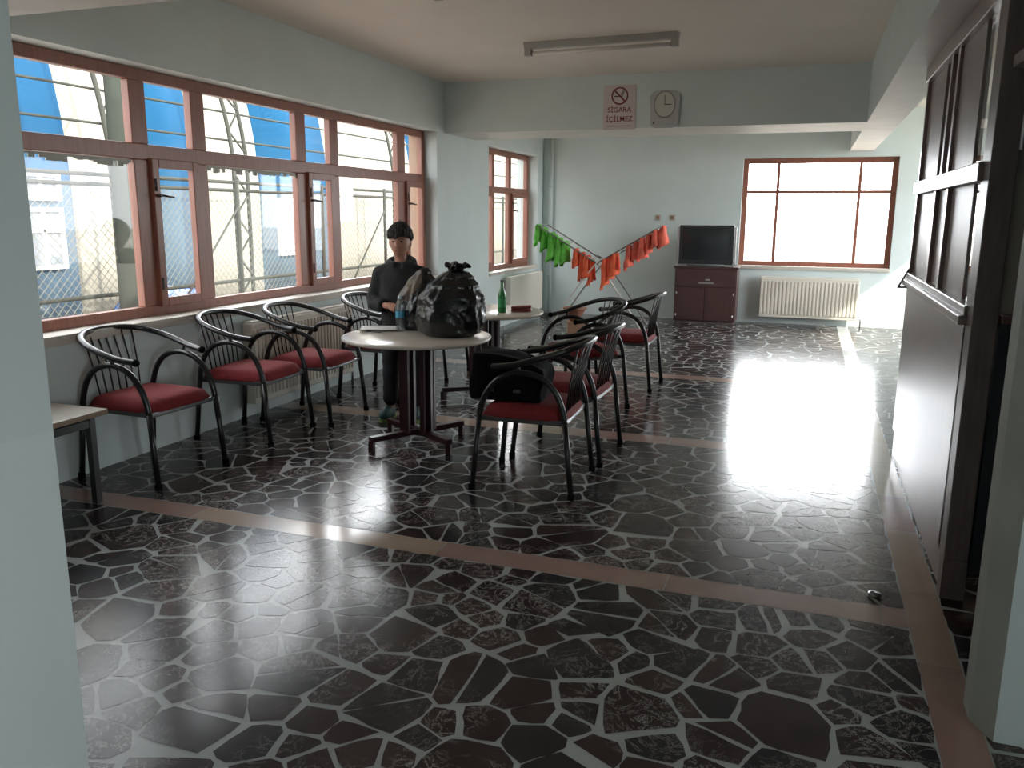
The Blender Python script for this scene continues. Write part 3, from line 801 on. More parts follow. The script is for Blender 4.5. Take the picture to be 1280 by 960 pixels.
# low carton with a tapered basket standing on it
ct = thing('cardboard_carton', 'low brown cardboard carton on the floor before the drying rack', 'carton', (-2.84, 10.72, 0), math.radians(20))
bm = B()
for (x0, x1, y0, y1) in ((-.13, -.124, -.11, .11), (.124, .13, -.11, .11), (-.124, .124, -.11, -.104), (-.124, .124, .104, .11)): box(bm, x0, x1, y0, y1, 0, .15)
box(bm, -.13, .13, -.11, .11, 0, .008); obj('carton_body', bm, M['carton'], ct)
for s_ in (-1, 1):
    bm = B(); box(bm, -.13, .13, s_ * .056 - .053, s_ * .056 + .053, .15, .155); obj('flap', bm, M['carton'], ct)
bk = thing('tapered_basket', 'red brown tapered basket standing on the low carton', 'basket', (-2.875, 10.72, .156))
bm = B(); lathe(bm, [(.06, 0), (.075, .03), (.10, .09), (.15, .17), (.158, .178), (.150, .182), (.142, .172), (.092, .092), (.05, .012)], 28); obj('basket_body', bm, mat('basket_plastic', (.25, .10, .06), .55, var=.2), bk)
bm = B(); bmesh.ops.create_cone(bm, cap_ends=False, segments=28, radius1=.158, radius2=.161, depth=.018, matrix=Matrix.Translation((0, 0, .176))); o = obj('rim', bm, M['carton'], bk); o.modifiers.new('s', 'SOLIDIFY').thickness = .006
# sockets
for x, lab in ((-2.18, 'small beige wall socket above the bibs, farther from the television'), (-1.96, 'small beige wall socket above the bibs, nearer the television')):
    s = thing('wall_socket', lab, 'socket', (x, YB, 1.52), group='wall sockets above the bibs')
    bm = B(); box(bm, -.042, .042, -.012, .0, -.042, .042, 0, .004); obj('plate', bm, M['socket'], s)
    bm = B(); bmesh.ops.create_cone(bm, cap_ends=True, segments=20, radius1=.024, radius2=.022, depth=.008, matrix=Matrix.Translation((0, -.015, 0)) @ Matrix.Rotation(PI / 2, 4, 'X')); obj('socket_ring', bm, M['carton'], s)

# ------------------------------------------------------------------ ceiling lamps
def lamp(label, loc, rz):
    t = thing('fluorescent_lamp', label, 'lamp', loc, rz, group='fluorescent battens on the ceiling')
    bm = B(); ngon_prism(bm, [(-.05, 0), (-.05, -.012), (-.028, -.05), (.028, -.05), (.05, -.012), (.05, 0)], 'x', -.665, .665); obj('batten_housing', bm, M['lampbody'], t)
    bm = B(); tube(bm, [(-.60, 0, -.088), (.60, 0, -.088)], .016, 14); obj('tube', bm, M['tube'], t)
    for s in (-1, 1):
        bm = B(); box(bm, s * .635 - .03, s * .635 + .03, -.03, .03, -.108, -.045, 0, .006); e = obj('lamp_holder', bm, M['lampbody'], t)
        bm = B(); tube(bm, [(s * .60, 0, -.088), (s * .61, 0, -.088)], .019, 12); obj('tube_cap', bm, M['dark_handle'], e)
    return t
l1 = lamp('unlit fluorescent batten on the ceiling before the beam', (-1.77, 7.2, CEIL), math.radians(-3))
dup(l1, (-1.72, 5.19, CEIL), math.radians(-3), 'second unlit fluorescent batten at the upper edge, nearer the viewer')

# ------------------------------------------------------------------ sign and clock
sg = thing('no_smoking_sign', 'white no smoking sign with red lettering on the beam', 'sign', (-1.985, 9.04, 2.665))
bm = B(); box(bm, -.175, .175, -.008, 0, -.225, .225, 0, .003); obj('board', bm, M['signwhite'], sg)
def ring_bm(r0, r1, y, cx, cz, n=40):
    bm = B(); a = []; b = []
    for k in range(n):
        t = 2 * PI * k / n; a.append((cx + r0 * math.cos(t), cz + r0 * math.sin(t))); b.append((cx + r1 * math.cos(t), cz + r1 * math.sin(t)))
    A0 = [bm.verts.new((p[0], y, p[1])) for p in a]; B0 = [bm.verts.new((p[0], y, p[1])) for p in b]; A1 = [bm.verts.new((p[0], y - .003, p[1])) for p in a]; B1 = [bm.verts.new((p[0], y - .003, p[1])) for p in b]
    for k in range(n):
        j = (k + 1) % n
        bm.faces.new((A1[k], A1[j], B1[j], B1[k])); bm.faces.new((A0[k], B0[k], B0[j], A0[j])); bm.faces.new((B0[k], B1[k], B1[j], B0[j])); bm.faces.new((A0[k], A0[j], A1[j], A1[k]))
    return bm
sym = obj('prohibition_ring', ring_bm(.075, .09, -.0075, 0, .115), M['signred'], sg)
bm = B(); bar(bm, (-.057, -.0095, .172), (.057, -.0095, .058), .016, .004, up=(0, 1, 0)); obj('prohibition_slash', bm, M['signred'], sg)
bm = B(); box(bm, -.062, .01, -.0095, -.0075, .106, .116); box(bm, .014, .03, -.0095, -.0075, .106, .116)
for k in range(3): tube(bm, smooth_path([(.02 + .008 * k, -.0088, .12), (.012 + .012 * k, -.0088, .138), (.03 + .01 * k, -.0088, .155), (.02 + .012 * k, -.0088, .172)], 4), .002, 6)
obj('cigarette_symbol', bm, M['signdark'], sg)
def text(s, size, m, parent, loc, name, bold=.0):
    cu = bpy.data.curves.new('t', 'FONT'); cu.body = s; cu.size = size; cu.align_x = 'CENTER'; cu.extrude = .001; cu.offset = bold
    o = bpy.data.objects.new('t', cu); C.objects.link(o)
    dg = bpy.context.evaluated_depsgraph_get(); dg.update()
    me = bpy.data.meshes.new_from_object(o.evaluated_get(dg)); bpy.data.objects.remove(o)
    me.materials.clear(); me.materials.append(m)
    n = bpy.data.objects.new(name, me); C.objects.link(n); n.parent = parent; n.location = loc; n.rotation_euler = (PI / 2, 0, 0); return n
text('SİGARA', .072, M['signred'], sg, (0, -.0088, -.048), 'lettering', .0008)
text('İÇİLMEZ', .072, M['signred'], sg, (0, -.0088, -.142), 'lettering', .0008)
bm = B()
for k in range(14): box(bm, -.125 + k * .018, -.112 + k * .018, -.0092, -.0075, -.195 + .002 * (k % 2), -.185)
obj('small_print', bm, M['signgrey'], sg)

ck = thing('wall_clock', 'white plastic wall clock with pendulum box on the beam', 'clock', (-1.505, 9.04, 2.63))
outl = []
for k in range(48):
    t = 2 * PI * k / 48; c, s = math.cos(t), math.sin(t)
    rx = .165 - .02 * math.exp(-((s + .12) / .35) ** 2) ; ex = 4.5
    outl.append((rx * (abs(c) ** (2 / ex)) * (1 if c > 0 else -1), .185 * (abs(s) ** (2 / ex)) * (1 if s > 0 else -1)))
bm = B(); ngon_prism(bm, outl, 'y', -.035, 0); bmesh.ops.bevel(bm, geom=[e for e in bm.edges if abs(e.verts[0].co.y + .035) < 1e-5 and abs(e.verts[1].co.y + .035) < 1e-5], offset=.012, segments=2, affect='EDGES'); obj('clock_case', bm, M['clockcase'], ck)
bm = B(); bmesh.ops.create_cone(bm, cap_ends=True, segments=48, radius1=.105, radius2=.105, depth=.006, matrix=Matrix.Translation((0, -.036, .045)) @ Matrix.Rotation(PI / 2, 4, 'X'))
bmesh.ops.scale(bm, vec=(1, 1, 1.2), space=Matrix.Translation((0, 0, -.045)), verts=bm.verts[:]); obj('clock_face', bm, M['clockface'], ck)
rb = ring_bm(.102, .112, -.035, 0, .045, 48)
for v in rb.verts: v.co.y -= .003; v.co.z = .045 + (v.co.z - .045) * 1.2
obj('clock_rim', rb, M['clockring'], ck)
bm = B(); bar(bm, (0, -.0405, .045), (0, -.0405, .135), .006, .002, up=(0, 1, 0)); obj('minute_hand', bm, M['signdark'], ck)
bm = B(); bar(bm, (0, -.0405, .045), (.07, -.0405, .043), .008, .002, up=(0, 1, 0)); obj('hour_hand', bm, M['signdark'], ck)
bm = B(); box(bm, -.09, .10, -.038, -.034, -.155, -.09, 0, .004); obj('pendulum_panel', bm, M['clockcase'], ck)
bm = B(); box(bm, -.118, -.10, -.038, -.034, -.145, -.125, 0, .002); obj('emblem', bm, M['dark_handle'], ck)

# ------------------------------------------------------------------ kiosk partition
kp = thing('partition', 'dark wooden kiosk partition with glazed openings at the right', 'partition', kind='structure')
PX0, PX1 = .62, .70; PY0, PY1 = 3.62, 5.92; PT = 2.44
bm = B(); box(bm, PX0 + .012, PX1, PY0 + .12, PY1, 0, .165); obj('plinth', bm, M['darkgloss'], kp)
bm = B(); box(bm, PX0, PX1, PY0 + .12, PY1, .17, 1.12, 0, .003); obj('lower_panel', bm, M['darkgloss'], kp)
bm = B(); box(bm, PX0 - .03, PX1 + .03, PY0 + .12, PY1 + .02, 1.125, 1.165, 0, .006); box(bm, PX0 - .012, PX1, PY0 + .12, PY1, 1.165, 1.205, 0, .006); obj('counter_rail', bm, M['darkgloss'], kp)
bm = B(); box(bm, PX0 - .02, PX1, PY0 + .12, PY1, 1.69, 1.765, 0, .006); obj('middle_rail', bm, M['darkgloss'], kp)
bm = B(); box(bm, PX0 - .012, PX1, PY0 + .12, PY1, 2.36, PT + .008, 0, .006); obj('top_rail', bm, M['darkgloss'], kp)
bm = B(); box(bm, PX0, PX1, PY1 - .05, PY1, 1.2, PT, 0, .004); obj('end_post', bm, M['darkgloss'], kp)
bm = B(); box(bm, PX0, PX1 + .01, PY0, PY0 + .16, .17, PT, 0, .005); box(bm, PX0, PX0 + .09, PY0, PY0 + .09, 0, .17); obj('corner_post', bm, M['dark'], kp)
def board(y0, y1, z0, z1): 
    bm = B(); box(bm, PX0 + .02, PX0 + .05, y0, y1, z0, z1, 0, .003); obj('board', bm, M['panelbrown'], kp)
def pane(y0, y1, z0, z1):
    bm = B(); box(bm, PX0 + .028, PX0 + .034, y0, y1, z0, z1); obj('pane', bm, M['glass'], kp)
board(5.24, 5.87, 1.765, 2.36); pane(5.0, 5.24, 1.765, 2.36); board(4.14, 4.72, 1.765, 2.36); pane(3.78, 4.14, 1.765, 2.36)
bm = B(); box(bm, PX0 + .005, PX0 + .06, 4.72, 4.78, 1.765, 2.36, 0, .003); box(bm, PX0 + .005, PX0 + .06, 4.94, 5.0, 1.765, 2.36, 0, .003); pane(4.78, 4.94, 1.765, 2.36); obj('mullion', bm, M['darkgloss'], kp)
board(5.13, 5.87, 1.2, 1.69); board(4.68, 5.02, 1.2, 1.69); board(4.03, 4.60, 1.2, 1.69); pane(3.78, 4.03, 1.2, 1.69)
for y0, y1 in ((5.04, 5.11), (4.61, 4.67)):
    bm = B(); box(bm, PX0 + .0, PX0 + .06, y0, y1, 1.2, 1.69, 0, .003); obj('mullion', bm, M['darkgloss'], kp)
# kiosk front, facing the viewer
bm = B(); box(bm, PX1 + .02, 3.0, PY0 + .02, PY0 + .06, .115, 1.15, 0, .003); obj('front_panel', bm, M['bluedark'], kp)
bm = B(); box(bm, PX1 + .02, 3.0, PY0 - .01, PY0 + .30, 1.15, 1.185, 0, .004); obj('front_ledge', bm, M['ledge'], kp)
bm = B(); box(bm, PX1 + .002, 3.0, PY0 + .04, PY0 + .06, 1.185, 1.80, 0, .003); obj('shutter_board', bm, M['beigepanel'], kp)
bm = B(); box(bm, PX1 + .02, 3.0, PY0 + .01, PY0 + .07, 1.80, PT, 0, .004); obj('front_header', bm, M['dark'], kp)
bm = B(); box(bm, .655, 3.0, 3.30, PY0 - .002, 2.085, 2.13, 0, .004); obj('awning_board', bm, M['panelbrown'], kp)
# back of the kiosk
bm = B(); box(bm, PX1, 3.0, PY1 - .05, PY1, 0, 1.15); obj('rear_panel', bm, M['dark'], kp)
hk = thing('wall_bracket', 'small triangular metal bracket on the far end of the partition', 'bracket', (PX0, PY1 - .03, 1.16))
bm = B()
for a, b in (((0, 0, .07), (-.001, 0, -.05)), ((0, 0, .07), (-.055, 0, -.05)), ((-.06, 0, -.05), (0, 0, -.05))): bar(bm, a, b, .012)
obj('bracket_bars', bm, M['dark_handle'], hk)
sc_ = thing('foil_scrap', 'tiny crumpled dark foil scrap on the floor by the marble strip', 'scrap', (.37, 3.54, .002))
bm = B(); bmesh.ops.create_icosphere(bm, subdivisions=3, radius=.022)
o = obj('crumpled_foil', bm, M['seatframe'], sc_); crumple(o, .012, 40, 1.1)
for v in o.data.vertices: v.co.z = max(0, v.co.z * .4 + .008)

# ------------------------------------------------------------------ the boy
def skin_mesh(name, verts, edges, radii, m, parent, voxel=.012, extra=None, root_index=0):
    me = bpy.data.meshes.new(name); me.from_pydata([V(v) for v in verts], edges, []); me.update()
    o = bpy.data.objects.new(name, me); C.objects.link(o)
    o.modifiers.new('sk', 'SKIN')
    if not me.skin_vertices: 
        bmm = B(); bmm.from_mesh(me); bmm.verts.layers.skin.verify(); bmm.to_mesh(me); bmm.free()
    sv = me.skin_vertices[0].data
    for i, r in enumerate(radii):
        sv[i].radius = (r, r) if not isinstance(r, tuple) else r
        sv[i].use_root = (i == root_index)
    s = o.modifiers.new('ss', 'SUBSURF'); s.levels = 2; s.render_levels = 2
    bake(o)
    bmm = B(); bmm.from_mesh(o.data); bmesh.ops.recalc_face_normals(bmm, faces=bmm.faces[:]); bmm.to_mesh(o.data); bmm.free()
    if extra:
        bmm = B(); bmm.from_mesh(o.data); extra(bmm); bmm.to_mesh(o.data); bmm.free()
    bake(o, voxel=voxel)
    o.data.materials.clear(); o.data.materials.append(m)
    o.parent = parent
    return o
boy = thing('person', 'boy in a dark hoodie standing behind the near table handling bags', 'person', (-2.855, 5.62, 0), math.radians(14))
# body skeleton, facing -Y; his right hand is on the -X side
vs, es, rs = [], [], []
def J(p, r, par=None):
    vs.append(p); rs.append(r); i = len(vs) - 1
    if par is not None: es.append((par, i))
    return i
pel = J((0, 0, .75), .10); wai = J((0, .0, .88), .092, pel); che = J((0, .0, 1.03), .105, wai); nb = J((0, .012, 1.155), .06, che); nk = J((0, .0, 1.215), .043, nb); hd = J((0, -.01, 1.30), .06, nk)
def hand(w, d, curl, thumb_side, palm_n):
    """wrist index w, direction d; palm and five fingers"""
    d = V(d).normalized(); pn = V(palm_n).normalized(); sd = d.cross(pn).normalized()
    wp = V(vs[w])
    pm = J(tuple(wp + d * .045), .021, w)
    pmv = wp + d * .045
    for k, L in enumerate((.058, .064, .060, .048)):
        off = sd * (.024 - .016 * k) * thumb_side
        a = J(tuple(pmv + d * .030 + off), .0085, pm)
        b = J(tuple(pmv + d * (.030 + L * .5) + off * 1.1 + pn * curl * .35 * L), .0075, a)
        J(tuple(pmv + d * (.030 + L * .8) + off * 1.1 + pn * curl * .95 * L), .006, b)
    t = J(tuple(wp + d * .028 + sd * .026 * thumb_side), .0095, w)
    J(tuple(wp + d * .062 + sd * .040 * thumb_side + pn * .02), .0075, t)
# right arm (image left): hand forward at the bag
s1 = J((-.135, .01, 1.125), .048, che); e1 = J((-.205, .025, .905), .036, s1); w1_ = J((-.085, -.165, .885), .024, e1)
hand(w1_, (.75, -.6, .0), .5, 1, (.45, .6, -.5))
# left arm: reaching across behind the black bag
s2 = J((.135, .01, 1.125), .048, che); e2 = J((.265, -.03, .95), .036, s2); w2_ = J((.33, -.22, 1.02), .024, e2)
hand(w2_, (.55, -.75, -.15), .4, -1, (0, .2, -1))
for s in (-1, 1):
    h = J((s * .075, 0, .70), .078, pel); k = J((s * .092, -.008, .40), .05, h); a = J((s * .10, .012, .085), .032, k); J((s * .118, -.10, .04), .03, a)
def head_extra(bm):
    r = bmesh.ops.create_uvsphere(bm, u_segments=32, v_segments=24, radius=1.0)
    for v in r['verts']:
        x, y, z = v.co
        w = .075 * (1 - .22 * max(0, -z) ** 1.3); dp = .094 * (1 - .10 * max(0, -z))
        X, Y, Z = x * w, y * dp, z * .113
        if z < 0 and y < 0: Y -= .012 * max(0, -z) * (-y)
        if y < -.6 and .0 < z < .25: Y += .006     # brow and eye sockets
        v.co = V((X, Y - .012, Z + 1.342))
    nose = bmesh.ops.create_uvsphere(bm, u_segments=12, v_segments=10, radius=1.0)
    for v in nose['verts']: v.co = V((v.co.x * .014, v.co.y * .017 - .108, v.co.z * .024 + 1.328 + v.co.y * .008))
    for s in (-1, 1):
        ear = bmesh.ops.create_uvsphere(bm, u_segments=12, v_segments=10, radius=1.0)
        for v in ear['verts']: v.co = V((v.co.x * .010 + s * .077, v.co.y * .020 + .004, v.co.z * .030 + 1.335))
    lips = bmesh.ops.create_uvsphere(bm, u_segments=12, v_segments=8, radius=1.0)
    for v in lips['verts']: v.co = V((v.co.x * .022, v.co.y * .010 - .094, v.co.z * .010 + 1.283))
body = skin_mesh('body', vs, es, rs, M['skin'], boy, .006, head_extra)
# hair
bm = B(); r = bmesh.ops.create_uvsphere(bm, u_segments=48, v_segments=32, radius=1.0)
for v in r['verts']:
    x, y, z = v.co; n = noise.noise(v.co * 5) * .07 + noise.noise(V((v.co.x * 16, v.co.y * 16, v.co.z * 5))) * .075
    k = 1.0 + n
    v.co = V((x * .088 * k, y * .108 * k - .006, z * .122 * k + 1.358 + (.006 if z > 0 else 0)))
kill = [v for v in bm.verts if (v.co.y < -.01 and v.co.z < 1.384 + .022 * noise.noise(V((v.co.x * 40, 0, 3))) - .25 * max(0, abs(v.co.x) - .055)) or v.co.z < 1.292 or (v.co.y < .03 and v.co.z < 1.345)]
bmesh.ops.delete(bm, geom=kill, context='VERTS')
hr = random.Random(4)
for _ in range(300):
    th = hr.uniform(0, 2 * PI); ph = hr.uniform(.05, 1.35)
    n0 = V((math.sin(ph) * math.cos(th), math.sin(ph) * math.sin(th), math.cos(ph)))
    p = V((n0.x * .085, n0.y * .105 - .006, n0.z * .120 + 1.358))
    low = hr.uniform(1.358, 1.392) if n0.y < -.2 else hr.uniform(1.33, 1.36)
    if p.z < low + .015: continue
    dn = V((n0.x * .5 + hr.uniform(-.25, .25), n0.y * .5 - .25 + hr.uniform(-.2, .2), -.75)).normalized()
    dn = (dn - n0 * dn.dot(n0) * .85).normalized(); L = min(hr.uniform(.03, .06), max(.012, p.z - low))
    tube(bm, [p - dn * .012 - n0 * .006, p + n0 * .008, p + dn * L * .6 + n0 * .006, p + dn * L - n0 * .001], [.009, .010, .007, .0015], 5)
for v in bm.verts:
    f_ = 1 - .11 * min(1, max(0, (1.408 - v.co.z) / .07)); v.co.x *= f_; v.co.y = (v.co.y + .006) * (f_ * .5 + .5) - .006
o = obj('hair', bm, M['hair'], boy); md = o.modifiers.new('s', 'SOLIDIFY'); md.thickness = .014; md.offset = -1
for p in o.data.polygons: p.use_smooth = True
for s in (-1, 1):
    bm = B(); bmesh.ops.create_uvsphere(bm, u_segments=12, v_segments=8, radius=1.0)
    for v in bm.verts: v.co = V((v.co.x * .0135 + s * .031, v.co.y * .006 - .0955, v.co.z * .0055 + 1.349))
    obj('eye', bm, M['eye'], boy)
    bm = B(); tube(bm, smooth_path([(s * .014, -.103, 1.366), (s * .032, -.100, 1.372), (s * .05, -.088, 1.366)], 4), .004, 6, flat=.6); obj('eyebrow', bm, M['hair'], boy)
bm = B(); tube(bm, smooth_path([(-.019, -.099, 1.284), (0, -.1045, 1.283), (.019, -.099, 1.284)], 4), .0042, 6); obj('mouth', bm, M['lip'], boy)
# hoodie
bm = B()
def loft(bm, secs, seg=28):
    R = []
    for (cx, cy_, z, rx, ry) in secs: R.append([bm.verts.new((cx + rx * math.cos(2 * PI * k / seg), cy_ + ry * math.sin(2 * PI * k / seg), z)) for k in range(seg)])
    for a, b in zip(R, R[1:]):
        for k in range(seg): bm.faces.new((a[k], a[(k + 1) % seg], b[(k + 1) % seg], b[k]))
    bm.faces.new(R[0][::-1]); bm.faces.new(R[-1])
loft(bm, [(0, 0, .70, .145, .112), (0, 0, .72, .150, .116), (0, 0, .80, .155, .118), (0, 0, .92, .158, .118), (0, 0, 1.02, .165, .12), (0, .003, 1.09, .172, .115), (0, .008, 1.14, .155, .10), (0, .012, 1.17, .11, .085), (0, .012, 1.20, .075, .072)])
tube(bm, smooth_path([(-.10, .008, 1.115), (-.148, .01, 1.10), (-.18, .018, 1.01), (-.212, .026, .915), (-.19, -.03, .885), (-.13, -.115, .884), (-.098, -.152, .885)], 4), [.07] * 5 + [.066] * 8 + [.058] * 5 + [.052] * 3 + [.046] * 4, 16)
tube(bm, smooth_path([(.10, .008, 1.115), (.148, .01, 1.10), (.21, -.005, 1.03), (.268, -.03, .945), (.285, -.08, .955), (.312, -.165, .995), (.325, -.20, 1.012)], 4), [.07] * 5 + [.066] * 8 + [.058] * 5 + [.052] * 3 + [.046] * 4, 16)
tube(bm, smooth_path([(.085 * math.cos(t), .018 + .078 * math.sin(t), 1.19 + .025 * math.sin(t)) for t in [math.radians(a) for a in range(-75, 256, 22)]], 2), .034, 12)
r = bmesh.ops.create_uvsphere(bm, u_segments=20, v_segments=14, radius=1.0)
for v in r['verts']: v.co = V((v.co.x * .105, v.co.y * .055 + .10, v.co.z * .085 + 1.14))
hoodie = obj('hoodie', bm, M['hoodie'], boy)
bake(hoodie, voxel=.009)
for v in hoodie.data.vertices:
    n = noise.noise(v.co * 11) * .009 + noise.noise(v.co * 23) * .004; v.co += v.normal * n
# trousers
vs, es, rs = [], [], []
q = J((0, 0, .78), (.125, .095))
for s in (-1, 1):
    h = J((s * .078, 0, .69), .088, q); k = J((s * .094, -.008, .41), .068, h); J((s * .102, .01, .085), .06, k)
tr = skin_mesh('trousers', vs, es, rs, M['trouser'], boy, .009)
for v in tr.data.vertices:
    v.co += v.normal * (noise.noise(V((v.co.x * 8, v.co.y * 8, v.co.z * 16))) * .008)
for s in (-1, 1):
    bm = B(); bmesh.ops.create_uvsphere(bm, u_segments=24, v_segments=16, radius=1.0)
    for v in bm.verts:
        x, y, z = v.co; hgt = .045 + .02 * max(0, y)
        v.co = V((s * .112 + x * .046 * (1 - .1 * y) - y * .018 * s * -1 * -1, y * .125 - .045, max(.018, .048 + z * hgt * 1.15)))
    sh = obj('shoe', bm, M['shoe'], boy)
    for p in sh.data.polygons: p.use_smooth = True
    bm = B(); n = 28
    ngon_prism(bm, [(s * .112 + .05 * math.cos(2 * PI * k / n) * (1 - .1 * math.sin(2 * PI * k / n)) - math.sin(2 * PI * k / n) * .018 * s, .13 * math.sin(2 * PI * k / n) - .045) for k in range(n)], 'z', 0, .022)
    obj('sole', bm, M['lime'], sh)
    bm = B()
    for k in range(4): tube(bm, smooth_path([(s * .116 - .026, -.075 - .018 * k, .072 - .007 * k), (s * .118, -.08 - .018 * k, .083 - .008 * k), (s * .12 + .026, -.075 - .018 * k, .072 - .007 * k)], 3), .004, 6)
    obj('lace', bm, M['lime'], sh)

# ------------------------------------------------------------------ outside
bm = B(); box(bm, -60, 60, -40, 90, -.65, -.25); gy = obj('ground', bm, M['ground']); tag(gy, 'sandy yard ground outside the windows', 'ground', kind='structure')
hall = thing('sports_hall', 'domed sports hall of cream and blue fabric outside the left windows', 'building', (-10.6, 0, -.25))
def prof_x(z):
    return 0 if z < 2.2 else -(7.5 - math.sqrt(max(.01, 7.5 ** 2 - (z - 2.2) ** 2)))
bands = [(2, 6.5, 0), (6.5, 8.2, 1), (8.2, 10.0, 0), (10.0, 11.15, 1), (0, 0, 0)]
k11 = 10.6 / 11.0
edges = [(1.0, 7.7, 'cream'), (7.7, 10.36 * k11, 'blue'), (10.36 * k11, 11.95 * k11, 'cream'), (11.95 * k11, 13.28 * k11, 'blue'), (13.28 * k11, 15.2 * k11, 'cream'), (15.2 * k11, 17.9 * k11, 'blue'), (17.9 * k11, 21.6, 'cream'), (21.6, 23.6, 'blue'), (23.6, 44, 'cream')]
zl = [0, 1.0, 2.2] + [2.2 + 7.4 * i / 14 for i in range(1, 15)]
for (a, b, c) in edges:
    bm = B()
    R0 = [[bm.verts.new((prof_x(z), y, z)) for z in zl] for y in (a, b)]
    for i in range(len(zl) - 1):
        f = bm.faces.new((R0[0][i], R0[1][i], R0[1][i + 1], R0[0][i + 1])); f.smooth = True
        f.material_index = 1 if (c == 'blue' and zl[i] < 2.2) else 0
    o = obj('fabric_bay', bm, [M[c], M['hazedblue']], hall)
    md = o.modifiers.new('s', 'SOLIDIFY'); md.thickness = .05; md.offset = -1
for y0, y1, z0, z1 in ((8.35, 8.95, .95, 1.85), (9.05, 9.75, .95, 1.85), (8.35, 8.95, 1.95, 2.35), (9.05, 9.75, 1.95, 2.35), (15.2, 16.5, .9, 2.1)):
    bm = B(); frame_rect(bm, 'y', .0, .06, y0, y1, z0, z1, .06, 0); wf = obj('hall_window', bm, M['whitepvc'], hall)
    bm = B(); box(bm, .005, .02, y0 + .06, y1 - .06, z0 + .06, z1 - .06); obj('hall_pane', bm, M['hallpane'], wf)
    bm = B(); box(bm, .005, .05, (y0 + y1) / 2 - .03, (y0 + y1) / 2 + .03, z0 + .06, z1 - .06); box(bm, .004, .05, y0 + .06, y1 - .06, z0 + (z1 - z0) * .6, z0 + (z1 - z0) * .6 + .05); obj('muntin', bm, M['whitepvc'], wf)
for z, dx in ((3.0, 1.15), (3.47, 1.05)):
    bm = B(); tube(bm, [(dx, 5, z), (dx, 30, z)], .018, 6); obj('purlin_rod', bm, M['steel'], hall)
def lattice(label, y, X=-9.3, w=.36):
    t = thing('lattice_column', label, 'steel column', (X, y, -.25), group='lattice columns of the sports hall')
    def pts(off):
        out = []
        for i in range(0, 17):
            z = 5.6 * i / 16; lean = 0 if z < 2.6 else -(z - 2.6) ** 1.5 * .16
            out.append(V((lean, off, z)))
        return out
    A = pts(-w / 2); Bp = pts(w / 2)
    bm = B(); tube(bm, A, .036, 8); obj('chord', bm, M['steel'], t)
    bm = B(); tube(bm, Bp, .036, 8); obj('chord', bm, M['steel'], t)
    bm = B()
    for i in range(16): bar(bm, (A if i % 2 else Bp)[i], (Bp if i % 2 else A)[i + 1], .026)
    obj('lacing', bm, M['steel'], t); return t
lt = lattice('nearest lattice steel column seen through the first wide window', 9.65)
for y, lab in ((12.35, 'lattice steel column seen through the middle wide window'), (18.2, 'farthest lattice steel column seen through the last wide window')): dup(lt, (-9.3, y, -.25), 0, lab)
po = thing('utility_pole', 'thick grey green concrete pole close outside the first window', 'pole', (-7.6, 7.92, -.25))
bm = B(); tube(bm, [(0, 0, 0), (0, 0, 1.35), (0, 0, 6)], [.15, .135, .12], 18); obj('pole_shaft', bm, M['concrete'], po)
bm = B(); tube(bm, [(0, 0, 0), (0, 0, 1.2)], [.165, .155], 18); obj('pole_base', bm, M['steel'], po)
fn = thing('mesh_fence', 'chain link fence with pipe rails outside the left windows', 'fence', (-8.4, 0, -.25))
fy0, fy1, fz = 5.5, 30.0, 2.26
bm = B(); rr = random.Random(5); stp = .115; H = 1.05
y = fy0 - H
zlo, zhi = .12, 2.1
HH = zhi - zlo
y = fy0 - HH
while y < 22:
    for s in (1, -1):
        ya, yb = (y, y + HH) if s > 0 else (y + HH, y)
        bar(bm, (s * .004, ya, zlo), (s * .004, yb, zhi), .0055)
    y += stp
obj('wire_mesh', bm, M['fence'], fn)
for z in (2.13, 2.25, .75):
    bm = B(); tube(bm, [(0, fy0, z), (0, fy1, z)], .026, 8); obj('rail', bm, M['steel'], fn)
for y in (6.2, 8.55, 11.0, 13.4, 15.8, 18.2, 20.6, 23):
    bm = B(); tube(bm, [(.03, y, 0), (.03, y, 2.3)], .034, 8); obj('post', bm, M['steel'], fn)
for ya, yb in ((11.0, 9.2), (15.8, 14.0), (18.2, 16.4)):
    bm = B(); tube(bm, [(.05, ya, 1.9), (.05, yb, .1)], .018, 6); obj('brace', bm, M['steel'], fn)
for y0, y1, lab in ((5.6, 8.0, 'blue tarpaulin covered heap with snow outside the first window'), (10.0, 11.3, 'snow dusted heap outside the second window')):
    hp = thing('tarpaulin_heap', lab, 'heap', (-9.6, (y0 + y1) / 2, -.25), group='snowy heaps in the yard')
    bm = B(); n = 20; G = {}
    for i in range(n + 1):
        for j in range(n + 1):
            u = -1 + 2 * i / n; v = -1 + 2 * j / n; hh = max(0, (1 - u ** 4) * (1 - v ** 4)) ** .5
            G[i, j] = bm.verts.new((u * .6, v * (y1 - y0) / 2, hh * (.62 + .14 * noise.noise(V((u * 2, v * 2, y0))))))
    for i in range(n):
        for j in range(n):
            f = bm.faces.new((G[i, j], G[i + 1, j], G[i + 1, j + 1], G[i, j + 1])); f.smooth = True
            f.material_index = 1 if noise.noise(V((i * .35, j * .3, y0))) > .12 else 0
    obj('tarpaulin', bm, [M['kerbblue'], M['snow']], hp)

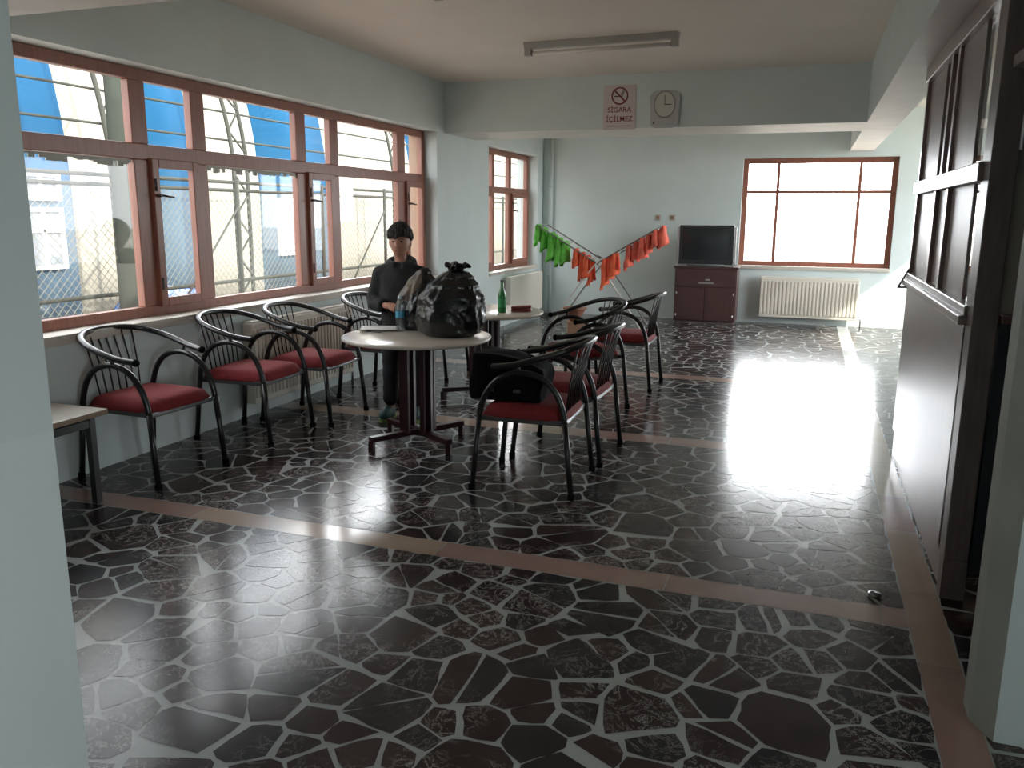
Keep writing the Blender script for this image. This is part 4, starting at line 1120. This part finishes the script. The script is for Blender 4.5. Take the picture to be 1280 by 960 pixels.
# ------------------------------------------------------------------ light
w = bpy.data.worlds.new('world'); bpy.context.scene.world = w; w.use_nodes = True
nt = w.node_tree; bg = nt.nodes['Background']
tc = nt.nodes.new('ShaderNodeTexCoord')
dot = nt.nodes.new('ShaderNodeVectorMath'); dot.operation = 'DOT_PRODUCT'; dot.inputs[1].default_value = V((-.05, .95, .30)).normalized()
nrm = nt.nodes.new('ShaderNodeVectorMath'); nrm.operation = 'NORMALIZE'
nt.links.new(tc.outputs['Generated'], nrm.inputs[0]); nt.links.new(nrm.outputs[0], dot.inputs[0])
mx = nt.nodes.new('ShaderNodeMath'); mx.operation = 'MAXIMUM'; mx.inputs[1].default_value = 0; nt.links.new(dot.outputs['Value'], mx.inputs[0])
pw = nt.nodes.new('ShaderNodeMath'); pw.operation = 'POWER'; pw.inputs[1].default_value = 9; nt.links.new(mx.outputs[0], pw.inputs[0])
ma = nt.nodes.new('ShaderNodeMath'); ma.operation = 'MULTIPLY_ADD'; ma.inputs[1].default_value = 7.5; ma.inputs[2].default_value = 1.3; nt.links.new(pw.outputs[0], ma.inputs[0])
d2 = nt.nodes.new('ShaderNodeVectorMath'); d2.operation = 'DOT_PRODUCT'; d2.inputs[1].default_value = V((.92, -.30, .30)).normalized(); nt.links.new(nrm.outputs[0], d2.inputs[0])
m2 = nt.nodes.new('ShaderNodeMath'); m2.operation = 'MAXIMUM'; m2.inputs[1].default_value = 0; nt.links.new(d2.outputs['Value'], m2.inputs[0])
p2 = nt.nodes.new('ShaderNodeMath'); p2.operation = 'POWER'; p2.inputs[1].default_value = 9; nt.links.new(m2.outputs[0], p2.inputs[0])
a2 = nt.nodes.new('ShaderNodeMath'); a2.operation = 'MULTIPLY_ADD'; a2.inputs[1].default_value = 2.0; nt.links.new(p2.outputs[0], a2.inputs[0]); nt.links.new(ma.outputs[0], a2.inputs[2]); ma = a2
bg.inputs['Color'].default_value = (.93, .97, 1.0, 1)
nt.links.new(ma.outputs[0], bg.inputs['Strength'])

sun = bpy.data.lights.new('sun', 'SUN'); sun.energy = 2.0; sun.angle = math.radians(1.0); sun.color = (1.0, .93, .80)
so = bpy.data.objects.new('sun', sun); C.objects.link(so)
so.rotation_euler = V((-.72, .30, -.62)).to_track_quat('-Z', 'Y').to_euler()

def portal(name, loc, rot, sx, sy):
    l = bpy.data.lights.new(name, 'AREA'); l.shape = 'RECTANGLE'; l.size = sx; l.size_y = sy; l.cycles.is_portal = True
    o = bpy.data.objects.new(name, l); C.objects.link(o); o.location = loc; o.rotation_euler = rot
portal('daylight_portal', (-4.36, 6.0, 1.65), (0, -PI / 2, 0), 1.7, 5.7)
portal('daylight_portal', (-4.36, 11.5, 1.6), (0, -PI / 2, 0), 1.7, 2.15)
portal('daylight_portal', (.065, YB + .32, 1.6), (-PI / 2, 0, 0), 2.1, 1.6)
portal('daylight_portal', (XR + .22, -1.35, 1.6), (0, PI / 2, 0), 1.6, 1.7)  # portal for the added opening behind the viewer
portal('daylight_portal', (XR + .22, 10.95, 1.71), (0, PI / 2, 0), 2.0, 3.3)  # portal for the added opening beyond the kiosk

S = bpy.context.scene
S.view_settings.view_transform = 'Standard'; S.view_settings.look = 'None'; S.view_settings.gamma = 1; S.view_settings.use_curve_mapping = False
S.view_settings.exposure = 2.25
S.cycles.use_denoising = True
S.cycles.max_bounces = 10; S.cycles.diffuse_bounces = 6; S.cycles.glossy_bounces = 4; S.cycles.transparent_max_bounces = 16
S.cycles.sample_clamp_indirect = 6; S.cycles.caustics_reflective = False; S.cycles.caustics_refractive = False
